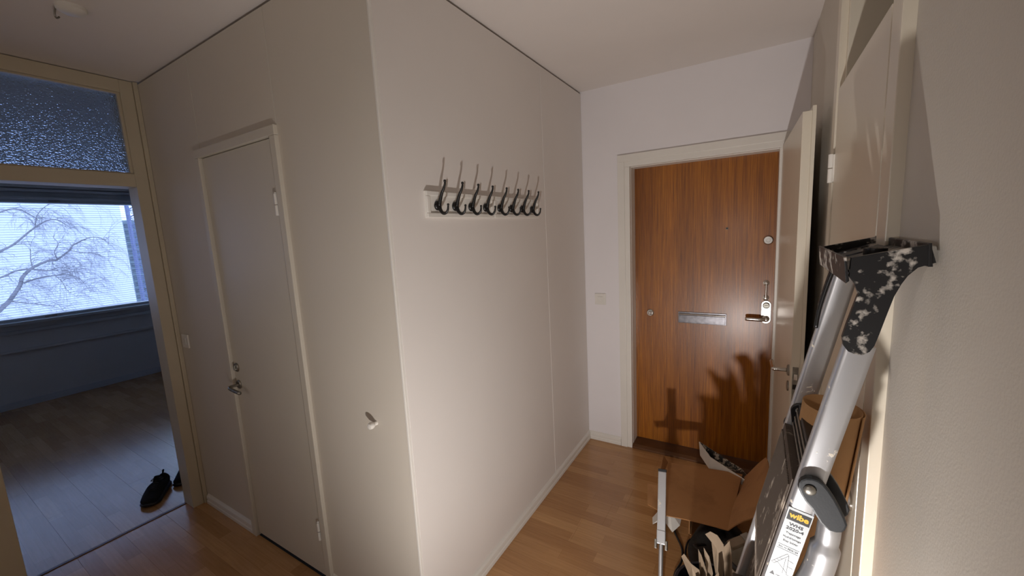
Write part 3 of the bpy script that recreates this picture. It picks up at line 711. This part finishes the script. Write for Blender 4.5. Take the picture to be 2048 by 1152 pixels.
# black hinge block above the platform
bm = B(); obox(bm, lp(0, 0, 0), Cc, Yv, A_, 0.012, 0.036, yy0, yy1, 1.168, 1.222)
hb = obj('hinge_block', bm, 'black_plastic', ld, 0.002)
for k in range(3):
    bm = B(); obox(bm, lp(0, 0, 0), Cc, Yv, A_, 0.009, 0.0118, yy0 + 0.01, yy1 - 0.02, 1.178 + 0.015 * k, 1.182 + 0.015 * k); obj('block_ridge', bm, 'steel', hb, 0.0008)
# far side rivet plate
def disc_plate(y, u, v, r, th, ln, direction, mat, nm, parent=ld, sgn=-1, w1=None):
    """rounded lever: circle at (u,v), second circle ln away"""
    w1 = w1 or r; d = Vector(direction).normalized(); pth = []
    c0 = Vector((u, v)); c1 = c0 + Vector((d.x, d.y)) * ln; pn = Vector((-d.y, d.x))
    base = math.atan2(-d.y, -d.x)
    for k in range(15): a = base - math.pi / 2 + math.pi * k / 14; pth.append(c0 + Vector((math.cos(a), math.sin(a))) * r)
    for k in range(15): a = base + math.pi / 2 + math.pi * k / 14; pth.append(c1 + Vector((math.cos(a), math.sin(a))) * w1)
    bm = B(); A2 = [bm.verts.new(lp(q.x, y, q.y)) for q in pth]; B2 = [bm.verts.new(lp(q.x, y + sgn * th, q.y)) for q in pth]
    bm.faces.new(A2); bm.faces.new(B2[::-1])
    for i in range(len(pth)): j = (i + 1) % len(pth); bm.faces.new((A2[i], B2[i], B2[j], A2[j]))
    return obj(nm, bm, mat, parent, 0.002)
def rivet(y, u, v, r, parent, sgn=-1):
    bm = B(); lathe(bm, lp(u, y, v), [(r, 0), (r * 0.95, 0.002), (r * 0.55, 0.0045), (0, 0.005)], (0, sgn, 0), 18); return obj('rivet', bm, 'steel', parent, smooth='all')
p1 = disc_plate(YF - 0.0005, 0.019, 1.205, 0.0185, 0.010, 0.03, (0.35, -1), 'black_plastic', 'pivot_plate'); rivet(YF - 0.0105, 0.017, 1.207, 0.0085, p1)
# rear leg pivot caps and legs
capP = [(1.145, 1.149), (1.146, 1.158), (1.149, 1.164), (1.155, 1.169), (1.164, 1.171), (1.172, 1.17), (1.18, 1.165), (1.188, 1.155), (1.196, 1.142), (1.204, 1.126), (1.21, 1.113), (1.214, 1.101), (1.212, 1.092), (1.208, 1.086), (1.2, 1.083), (1.19, 1.083), (1.184, 1.088), (1.178, 1.094), (1.172, 1.104), (1.165, 1.116), (1.156, 1.126), (1.15, 1.136)]
bm = B(); prism(bm, capP, 1, YN - 0.0145, YN - 0.0015); p2 = obj('pivot_cap', bm, 'grey_plastic', ld, 0.003)
bm = B(); prism(bm, [(x + 0.009, z + 0.004) for x, z in capP], 1, YN + 0.026, YN + 0.036); obj('pivot_cap', bm, 'black_plastic', ld, 0.002)
bm = B(); lathe(bm, (1.1615, YN - 0.0145, 1.1495), [(0.0095, 0), (0.009, 0.002), (0.0055, 0.0045), (0, 0.005)], (0, -1, 0), 18); obj('rivet', bm, 'steel', p2, smooth='all')
disc_plate(YF + 0.024, 0.0215, 1.155, 0.0205, 0.014, 0.085, (0.82, -0.57), 'grey_plastic', 'pivot_cap', sgn=1, w1=0.021)
for y in (YN + 0.010, YF + 0.034):
    bm = B()
    P = smooth_curve([(1.191, y, 1.112), (1.194, y, 1.075), (1.190, y, 1.035), (1.180, y, 0.98), (1.155, y, 0.90), (1.122, y, 0.76), (1.06, y, 0.48), (0.963, y, 0.035)], 5)
    tube(bm, P, [0.0160] * 5 + [0.0175] * 5 + [0.0225] * (len(P) - 10), 16, flat=1.0)
    lg = obj('rear_leg', bm, 'aluminium', ld, smooth='all')
    bm = B(); tube(bm, [(0.967, y, 0.06), (0.958, y, 0.018), (0.955, y, 0.003)], [0.026, 0.026, 0.022], 14); obj('rubber_tip', bm, 'black_plastic', lg, smooth=True)
bm = B(); tube(bm, [(0.985, YN, 0.12), (0.985, YF + 0.034, 0.12)], 0.010, 12); obj('leg_brace', bm, 'aluminium', ld, smooth=True)
# end brackets of the tray
brk = [(1.197, 1.546), (1.283, 1.564), (1.290, 1.538), (1.272, 1.531), (1.262, 1.519), (1.256, 1.507), (1.249, 1.488), (1.243, 1.462), (1.2355, 1.428), (1.231, 1.410), (1.226, 1.400), (1.218, 1.394), (1.209, 1.394), (1.200, 1.398), (1.194, 1.407), (1.192, 1.420), (1.196, 1.440), (1.203, 1.470), (1.208, 1.490), (1.203, 1.505), (1.196, 1.517)]
tray = None
for (ya, yb) in ((YN - 0.011, YN - 0.001), (YF + 0.023, YF + 0.033)):
    bm = B(); prism(bm, brk, 1, ya, yb); bmesh.ops.triangulate(bm, faces=[f for f in bm.faces if len(f.verts) > 4], ngon_method='EAR_CLIP'); obj('tray_bracket', bm, 'tray_plastic', ld)
# tool tray
bm = B(); ta, tb_ = YN - 0.012, YF + 0.034
def slab(poly): prism(bm, poly, 1, ta, tb_)
slab([(1.192, 1.506), (1.188, 1.546), (1.191, 1.5475), (1.196, 1.510)])                 # front lip
slab([(1.282, 1.532), (1.2805, 1.565), (1.284, 1.566), (1.287, 1.532)])                 # back lip
obj('tray_rim', bm, 'tray_plastic', ld, 0.0008)
bm = B()
def tz(x): return 1.522 + (x - 1.192) * 0.30
ys = [ta + 0.003, -0.140, -0.110, -0.065, -0.035, 0.005, 0.03, 0.075, 0.10, tb_ - 0.003]
def fs(x0, x1, y0, y1):
    v = [bm.verts.new((x, y, tz(x) + dz)) for dz in (0, 0.004) for y in (y0, y1) for x in (x0, x1)]
    for f in ((0, 2, 3, 1), (4, 5, 7, 6), (0, 1, 5, 4), (2, 6, 7, 3), (0, 4, 6, 2), (1, 3, 7, 5)): bm.faces.new([v[i] for i in f])
fs(1.195, 1.218, ta + 0.003, tb_ - 0.003); fs(1.262, 1.282, ta + 0.003, tb_ - 0.003)
for i in range(0, len(ys) - 1, 2): fs(1.218, 1.262, ys[i], ys[i + 1])
obj('tray_floor', bm, 'tray_plastic', ld)
bm = B(); lathe(bm, (1.245, -0.06, 1.541), [(0.016, 0), (0.016, 0.012), (0.011, 0.012), (0.011, 0.002), (0, 0.002)], (0, 0, 1), 18); obj('tool_ring', bm, 'tray_plastic', ld, smooth=True)
bm = B()
for y in (YF - 0.002,):
    tube(bm, smooth_curve([lp(-0.003, y, 1.53), lp(-0.005, y, 1.49), lp(-0.005, y, 1.44), lp(-0.001, y, 1.40)], 4), 0.004, 8)
obj('bucket_hook', bm, 'black_iron', ld, smooth='all')

# label on the near rail
LBL_Y = YN - 0.0006
def lq(u, v, off=0.0): return lp(u, LBL_Y - off, v)
def lrect(bm, u0, u1, v0, v1, off, th=0.0003):
    obox(bm, lp(0, LBL_Y - off, 0), Cc, -Yv, A_, u0, u1, 0, th, v0, v1)
vt = 1.121
bm = B(); lrect(bm, 0.0025, RW - 0.0025, vt - 0.40, vt + 0.004, 0.0); lb = obj('label', bm, 'label_white', ld, label='white printed label')
bm = B(); lrect(bm, 0.0045, RW - 0.004, vt - 0.0205, vt - 0.001, 0.0003); obj('logo_patch', bm, 'label_black', lb)
def text(s, size, u, v, mat, nm, parent, bold=0.0, off=0.0007, sx=1.0):
    cu = bpy.data.curves.new('t', 'FONT'); cu.body = s; cu.size = size; cu.align_x = 'CENTER'; cu.align_y = 'CENTER'; cu.offset = bold; cu.extrude = 0.0001; cu.resolution_u = 2
    to = bpy.data.objects.new('t', cu); C.objects.link(to)
    me = bpy.data.meshes.new_from_object(to.evaluated_get(bpy.context.evaluated_depsgraph_get())); bpy.data.objects.remove(to)
    bm = B(); bm.from_mesh(me); bpy.data.meshes.remove(me)
    for q in bm.verts: q.co = lq(u + q.co.x * sx, v + q.co.y, off + q.co.z)
    return obj(nm, bm, mat, parent)
text('wibe', 0.0150, 0.0215, vt - 0.0098, 'label_gold', 'logo_lettering', lb, 0.0006, sx=0.98)
text('WHS', 0.0082, 0.0215, vt - 0.0285, 'label_ink', 'printed_text', lb, 0.00015, sx=1.15)
text('2020-4', 0.0082, 0.0215, vt - 0.0370, 'label_ink', 'printed_text', lb, 0.00015, sx=1.15)
for s, dv_ in (('Trappstege', 0.047), ('Hushållsstege', 0.0555), ('Step ladder', 0.064)): text(s, 0.0050, 0.0215, vt - dv_, 'label_ink', 'printed_text', lb)
text('Art. nr 9802124', 0.0048, 0.0215, vt - 0.0785, 'label_ink', 'printed_text', lb, sx=0.95)
bm = B(); lrect(bm, 0.005, RW - 0.005, vt - 0.0742, vt - 0.0738, 0.0003); lrect(bm, 0.005, RW - 0.005, vt - 0.0829, vt - 0.0825, 0.0003); obj('printed_rule', bm, 'label_ink', lb)
def lline(bm, a, b_, w_=0.0006):
    a = Vector(a); b_ = Vector(b_); d = (b_ - a).normalized(); pn = Vector((-d.y, d.x)) * w_ / 2
    vs = [bm.verts.new(lq(q.x, vt + q.y, 0.0005)) for q in (a - pn, b_ - pn, b_ + pn, a + pn)]; bm.faces.new(vs)
bm = B()
for a, b_ in (((0.026, -0.091), (0.009, -0.118)), ((0.021, -0.091), (0.0045, -0.1165)), ((0.021, -0.091), (0.0235, -0.0885)), ((0.0235, -0.0885), (0.026, -0.091)),
             ((0.026, -0.091), (0.031, -0.130)), ((0.023, -0.099), (0.025, -0.131)), ((0.009, -0.118), (0.0045, -0.1165)), ((0.012, -0.113), (0.0075, -0.112)), ((0.015, -0.108), (0.011, -0.107)),
             ((0.018, -0.103), (0.014, -0.102)), ((0.013, -0.112), (0.030, -0.126)), ((0.027, -0.1), (0.036, -0.102)), ((0.029, -0.113), (0.037, -0.114)), ((0.031, -0.130), (0.035, -0.1305))): lline(bm, a, b_)
obj('printed_pictogram', bm, 'label_ink', lb)
bm = B(); vs = [bm.verts.new(lq(u, vt + v, 0.0005)) for u, v in ((0.007, -0.142), (0.0155, -0.142), (0.011, -0.134))]; bm.faces.new(vs); obj('warning_mark', bm, 'label_ink', lb)
text('max 150 kg', 0.0045, 0.027, vt - 0.139, 'label_ink', 'printed_text', lb)

# ---------------------------------------------------------------- kraft roll behind the ladder
bm = B(); c0 = Vector((1.095, 0.040, 0.006)); c1 = Vector((1.215, 0.040, 1.222)); ax = (c1 - c0).normalized(); uu = Vector((1, 0, -ax.x / ax.z)).normalized(); vv = ax.cross(uu).normalized()
def rollring(c, ra, n=40, turns=1.35):
    out = []
    for k in range(n): a = 2 * math.pi * turns * k / (n - 1) - 0.6; rr_ = ra * (1 - 0.10 * k / (n - 1)); out.append(bm.verts.new(c + uu * math.cos(a) * rr_ + vv * math.sin(a) * rr_ * 1.1))
    return out
rg = [rollring(c0 + (c1 - c0) * t, 0.054 - 0.001 * t) for t in (0, .25, .5, .75, 1)]
for a, b_ in zip(rg, rg[1:]):
    for k in range(len(a) - 1): bm.faces.new((a[k], a[k + 1], b_[k + 1], b_[k]))
o = obj('kraft_paper_roll', bm, 'kraft', smooth='all'); tag(o, 'brown kraft paper roll leaning upright between ladder and right-hand door', 'paper roll')
md = o.modifiers.new('thickness', 'SOLIDIFY'); md.thickness = 0.0015

# ---------------------------------------------------------------- clutter on the floor
def sheet(bm, quad, th, nu=8, nv=8, wave=0.0, rnd_=0.0, bulge=0.0):
    a, b_, c_, d_ = map(Vector, quad); n_ = (b_ - a).cross(d_ - a).normalized(); g = []
    for i in range(nu + 1):
        row = []
        for j in range(nv + 1):
            u, v = i / nu, j / nv; u0_ = u; u = u * (1 - rnd_ * abs(2 * v - 1) ** 3); p = (a * (1 - u) + b_ * u) * (1 - v) + (d_ * (1 - u) + c_ * u) * v
            p += n_ * bulge * math.sin(math.pi * u0_ * 0.5) ** 2
            p += n_ * wave * (math.sin(u * 3.1 + v * 2) * math.sin(v * 4.0 + 1.0)); row.append(p)
        g.append(row)
    top = [[bm.verts.new(p) for p in r] for r in g]; bot = [[bm.verts.new(p - n_ * th) for p in r] for r in g]
    for i in range(nu):
        for j in range(nv):
            bm.faces.new((top[i][j], top[i + 1][j], top[i + 1][j + 1], top[i][j + 1])); bm.faces.new((bot[i][j], bot[i][j + 1], bot[i + 1][j + 1], bot[i + 1][j]))
    for i in range(nu): bm.faces.new((top[i][0], bot[i][0], bot[i + 1][0], top[i + 1][0])); bm.faces.new((top[i][nv], top[i + 1][nv], bot[i + 1][nv], bot[i][nv]))
    for j in range(nv): bm.faces.new((top[0][j], top[0][j + 1], bot[0][j + 1], bot[0][j])); bm.faces.new((top[nu][j], bot[nu][j], bot[nu][j + 1], top[nu][j + 1]))
cb = empty('cardboard_box', (0.85, 1.05, 0), 'opened brown cardboard box with bent flaps on the hall floor', 'box')
c1 = (0.672, 1.290, 0.265); c2 = (1.040, 1.330, 0.265); c3 = (0.997, 0.845, 0.275); c4 = (0.724, 0.870, 0.235)
bm = B(); sheet(bm, (c4, c3, c2, c1), 0.004, wave=0.006); obj('top_flap', bm, 'cardboard', cb, smooth=True)
bm = B(); sheet(bm, (c3, (1.125, 0.800, 0.42), (1.165, 1.14, 0.51), c2), 0.004, 10, 12, wave=0.012, rnd_=0.16); obj('side_flap', bm, 'cardboard', cb, smooth=True)
bm = B(); sheet(bm, ((0.640, 0.925, 0.225), (0.715, 0.880, 0.238), (0.690, 1.06, 0.255), (0.606, 1.065, 0.245)), 0.004, wave=0.003); obj('small_flap', bm, 'cardboard', cb, smooth=True)
bm = B(); sheet(bm, ((0.665, 1.06, 0.248), (0.672, 1.285, 0.262), (0.650, 1.275, 0.305), (0.655, 1.10, 0.260)), 0.004); obj('small_flap', bm, 'cardboard', cb, smooth=True)
bm = B(); box(bm, 0.81, 0.814, 1.09, 1.27, 0.002, 0.245); box(bm, 0.81, 1.03, 1.27, 1.274, 0.002, 0.255); box(bm, 1.03, 1.034, 1.09, 1.274, 0.002, 0.255); box(bm, 0.81, 1.034, 1.09, 1.274, 0.002, 0.006)
obj('box_body', bm, 'cardboard', cb)

# paint roller tray
rt = empty('roller_tray', (0.90, 1.40, 0), 'white roller tray smeared with dark paint, propped behind the cardboard box', 'paint tray')
def traymesh(scale_in, zoff):
    o0 = Vector((0.800, 1.575, 0.275)); o1 = Vector((1.035, 1.440, 0.235)); o3 = Vector((0.878, 1.380, 0.300))
    e1 = (o1 - o0); e2 = (o3 - o0); nn = e1.cross(e2).normalized()
    if nn.z < 0: nn = -nn
    return o0, e1, e2, nn
o0, e1, e2, nn = traymesh(1, 0)
def tp(u, v, d): return o0 + e1 * u + e2 * v - nn * d
bm = B(); outer = [(0, 0), (1, 0), (1, 1), (0, 1)]; inner = [(0.10, 0.10), (0.90, 0.10), (0.90, 0.90), (0.10, 0.90)]
ro = [bm.verts.new(tp(u, v, 0)) for u, v in outer]; ri = [bm.verts.new(tp(u, v, d)) for (u, v), d in zip(inner, (0.065, 0.03, 0.03, 0.065))]
for k in range(4): bm.faces.new((ro[k], ro[(k + 1) % 4], ri[(k + 1) % 4], ri[k]))
bm.faces.new(ri)
o = obj('tray_shell', bm, 'white_plastic', rt); md = o.modifiers.new('t', 'SOLIDIFY'); md.thickness = 0.003
bm = B(); ro = [bm.verts.new(tp(u * .95 + .025, v * .95 + .025, -0.002)) for u, v in outer]; ri = [bm.verts.new(tp(u, v, d - 0.004)) for (u, v), d in zip(inner, (0.055, 0.02, 0.02, 0.055))]
for k in range(4): bm.faces.new((ro[k], ro[(k + 1) % 4], ri[(k + 1) % 4], ri[k]))
bm.faces.new(ri); obj('paint_lining', bm, 'roller_tray_in', rt)
bm = B(); box(bm, 0.88, 1.00, 1.36, 1.47, 0.0, 0.19); tag(obj('paint_can', bm, 'black_plastic', bevel=0.015), 'dark canister under the roller tray, mostly hidden', 'canister')

# black tool bag under the box
bm = B()
random.seed(3)
def blob(bm, c, r, seed, n=18, m_=12):
    rn = random.Random(seed); ph = [rn.uniform(0, 6.28) for _ in range(6)]; rings = []
    for i in range(m_ + 1):
        th = math.pi * i / m_; row = []
        for k in range(n):
            a = 2 * math.pi * k / n; s = 1 + 0.10 * math.sin(3 * a + ph[0]) + 0.07 * math.sin(5 * a + ph[1] + 3 * th) + 0.06 * math.sin(4 * th + ph[2])
            p = Vector((c[0] + r[0] * s * math.sin(th) * math.cos(a), c[1] + r[1] * s * math.sin(th) * math.sin(a), c[2] + r[2] * s * math.cos(th)))
            p.z = max(p.z, 0.002); row.append(bm.verts.new(p))
        rings.append(row)
    for a, b_ in zip(rings, rings[1:]):
        for k in range(n): bm.faces.new((a[k], a[(k + 1) % n], b_[(k + 1) % n], b_[k]))
blob(bm, (0.985, 0.905, 0.10), (0.145, 0.10, 0.13), 5)
bmesh.ops.remove_doubles(bm, verts=bm.verts, dist=0.0008)
tb0 = obj('tool_bag', bm, 'black_bag', smooth='all'); tag(tb0, 'slumped black bag on the floor under the cardboard box edge', 'bag')
bm = B(); tube(bm, smooth_curve([(0.91, 0.82, 0.19), (0.88, 0.75, 0.225), (0.905, 0.72, 0.235), (0.94, 0.74, 0.225), (0.95, 0.80, 0.19)], 5), 0.009, 8, flat=0.5); obj('bag_strap', bm, 'black_bag', tb0, smooth='all')

# cables
bm = B(); tube(bm, smooth_curve([(0.725, 1.13, 0.03), (0.745, 1.07, 0.008), (0.76, 1.04, 0.006), (0.795, 0.97, 0.006), (0.805, 0.89, 0.006), (0.790, 0.80, 0.006), (0.80, 0.70, 0.006), (0.82, 0.50, 0.006)], 8), 0.0052, 8)
cbl = obj('power_cable', bm, 'cable', smooth='all'); tag(cbl, 'black power cable curving over the floor beside the pole', 'cable')
bm = B(); lathe(bm, (0.716, 1.155, 0.045), [(0.019, 0), (0.021, 0.008), (0.018, 0.03), (0.009, 0.045), (0.007, 0.06), (0, 0.062)], (0.45, -0.86, -0.28), 16); obj('plug', bm, 'cable', cbl, smooth='all')
bm = B(); tube(bm, smooth_curve([(0.87, 1.06, 0.006), (0.82, 1.05, 0.006), (0.812, 0.96, 0.006), (0.83, 0.90, 0.006), (0.88, 0.86, 0.008), (0.90, 0.84, 0.02)], 8), 0.0045, 8)
tag(obj('thin_cord', bm, 'cable', smooth='all'), 'thin black cord looping out from under the cardboard box', 'cord')

# crumpled paper piece
bm = B()
P = [(0.618, 1.13, 0.004), (0.665, 1.20, 0.05), (0.71, 1.17, 0.06), (0.765, 1.18, 0.045), (0.765, 1.10, 0.03), (0.735, 1.055, 0.012), (0.68, 1.10, 0.035), (0.63, 1.08, 0.004)]
vs = [bm.verts.new(p) for p in P]; cc_ = bm.verts.new((0.71, 1.13, 0.075))
for i in range(len(vs)): bm.faces.new((vs[i], vs[(i + 1) % len(vs)], cc_))
o = obj('paper_scrap', bm, 'white_plastic'); tag(o, 'crumpled white paper piece on the floor left of the box', 'paper'); md = o.modifiers.new('t', 'SOLIDIFY'); md.thickness = 0.002

# aluminium extension pole standing upright
pb_ = Vector((0.756, 0.637, 0.004)); pd = Vector((0.706, 0.950, 0.420)) - pb_; PL = pd.length; pd.normalize(); ps = Vector((1, 0, 0)); ps = (ps - pd * ps.dot(pd)).normalized(); pn_ = ps.cross(pd)
pl = empty('extension_pole', (0.756, 0.637, 0), 'aluminium pole with flat grip leaning towards the cardboard box, left of the buckets', 'pole')
bm = B(); tube(bm, [pb_ + pd * 0.004, pb_ + pd * 0.215], 0.0098, 14); obj('rod', bm, 'aluminium', pl, smooth=True)
def pbx(name, w2, t2, a, b_, mat, bev, sx=0.0):
    bm = B(); obox(bm, pb_, ps, pn_, pd, sx - w2, sx + w2, -t2, t2, a, b_); return obj(name, bm, mat, pl, bev)
pbx('flat_bar', 0.0185, 0.008, 0.25, PL - 0.012, 'aluminium', 0.003)
pbx('bracket', 0.0195, 0.0095, 0.205, 0.262, 'aluminium', 0.004)
pbx('end_cap', 0.0190, 0.0088, PL - 0.013, PL, 'grey_plastic', 0.002)
for sx in (-1, 1): pbx('clamp', 0.005, 0.014, 0.185, 0.222, 'steel', 0.002, sx * 0.0225)
bm = B(); tube(bm, [pb_ + pd * 0.0, pb_ + pd * 0.02], 0.013, 14); obj('rubber_tip', bm, 'grey_plastic', pl, smooth=True)

# dark bucket with scraps
def bucket(cx, cy, r0, r1, h, mat, rimmat, nm, label, cat='bucket'):
    e = empty(nm, (cx, cy, 0), label, cat)
    bm = B(); lathe(bm, (cx, cy, 0.001), [(0, 0), (r0, 0), (r1, h), (r1 - 0.003, h), (r0 - 0.003, 0.004), (0, 0.004)], (0, 0, 1), 36); obj('body', bm, mat, e, smooth=True)
    bm = B(); prf = [(r1 - 0.002, h - 0.016), (r1 + 0.006, h - 0.016), (r1 + 0.008, h - 0.002), (r1 + 0.004, h + 0.004), (r1 - 0.004, h + 0.003)]
    rings = []
    for k in range(36):
        a = 2 * math.pi * k / 36; rings.append([bm.verts.new((cx + r * math.cos(a), cy + r * math.sin(a), z)) for r, z in prf])
    for k in range(36):
        a, b_ = rings[k], rings[(k + 1) % 36]
        for j in range(5): bm.faces.new((a[j], b_[j], b_[(j + 1) % 5], a[(j + 1) % 5]))
    obj('rim', bm, rimmat, e, smooth=True)
    return e
bucket(0.975, 0.355, 0.080, 0.110, 0.40, 'bucket_blue', 'bucket_blue', 'bucket', 'dark blue bucket full of torn scraps at the ladder foot')
def scrap_poly(pts, th_y, nm):
    bm = B(); vs = [bm.verts.new((x, 0.36 + th_y * math.sin(i * 1.7) + dy, z)) for i, (x, z, dy) in enumerate(pts)]
    c_ = bm.verts.new((sum(v.co.x for v in vs) / len(vs), sum(v.co.y for v in vs) / len(vs) + th_y * 1.5, sum(v.co.z for v in vs) / len(vs)))
    for i in range(len(vs)): bm.faces.new((vs[i], vs[(i + 1) % len(vs)], c_))
    bmesh.ops.subdivide_edges(bm, edges=bm.edges, cuts=1, use_grid_fill=True); return bm
scr = [[(0.880, .483, 0), (0.888, .490, 0), (0.912, .470, 0), (0.938, .462, 0), (0.945, .40, 0), (0.920, .38, 0), (0.905, .43, 0)],
       [(0.931, .515, .02), (0.940, .49, .02), (0.958, .44, .02), (0.955, .38, .02), (0.940, .38, .02)],
       [(0.944, .505, .05), (0.962, .47, .05), (0.975, .42, .05), (0.97, .38, .05), (0.958, .38, .05)],
       [(0.946, .541, .07), (0.962, .552, .07), (0.985, .553, .07), (1.004, .530, .07), (1.010, .49, .07), (1.005, .40, .07), (0.985, .38, .07), (0.975, .45, .07), (0.966, .515, .07)],
       [(1.006, .545, .03), (1.022, .57, .03), (1.030, .53, .03), (1.034, .45, .03), (1.030, .39, .03), (1.012, .39, .03)],
       [(0.985, .47, -.02), (0.995, .485, -.02), (1.003, .44, -.02), (1.0, .37, -.02), (0.985, .37, -.02)],
       [(0.925, .43, -.03), (0.935, .45, -.03), (0.955, .43, -.03), (0.96, .37, -.03), (0.935, .36, -.03)]]
for i, pts in enumerate(scr):
    bm = scrap_poly(pts, 0.008, i)
    names = ['curled beige scrap at the left edge of the dark bucket', 'narrow upright scrap in the dark bucket, left of middle', 'thin upright sliver in the middle of the dark bucket', 'widest pale scrap at the back of the dark bucket',
             'pale scrap at the right side of the dark bucket', 'short twisted scrap deep in the dark bucket', 'low bent scrap near the front of the dark bucket']
    o = obj('paper_strip', bm, 'paper'); tag(o, names[i], 'paper scrap', 'torn masking scraps in the dark bucket'); md = o.modifiers.new('t', 'SOLIDIFY'); md.thickness = 0.0012
bk = bucket(1.105, 0.655, 0.085, 0.105, 0.335, 'bucket_white', 'grey_plastic', 'bucket', 'white bucket with grey rim beside the dark bucket')
# brush resting in the white bucket
br_ = empty('paint_brush', (1.065, 0.665, 0.32), 'paint brush with pale bristles lying on the white bucket', 'brush')
bm = B(); obox(bm, (1.050, 0.700, 0.352), (0.75, 0.55, 0.3), (-0.55, 0.75, 0), (0, 0, 1), -0.05, 0.01, -0.02, 0.02, -0.008, 0.008); obj('bristles', bm, 'paper', br_, 0.003)
bm = B(); obox(bm, (1.050, 0.700, 0.352), (0.75, 0.55, 0.3), (-0.55, 0.75, 0), (0, 0, 1), 0.01, 0.04, -0.021, 0.021, -0.009, 0.009); obj('ferrule', bm, 'steel', br_, 0.002)
bm = B(); tube(bm, [(1.080, 0.722, 0.364), (1.135, 0.762, 0.386), (1.165, 0.784, 0.398)], [0.012, 0.009, 0.011], 10); obj('brush_handle', bm, 'threshold_wood', br_, smooth='all')
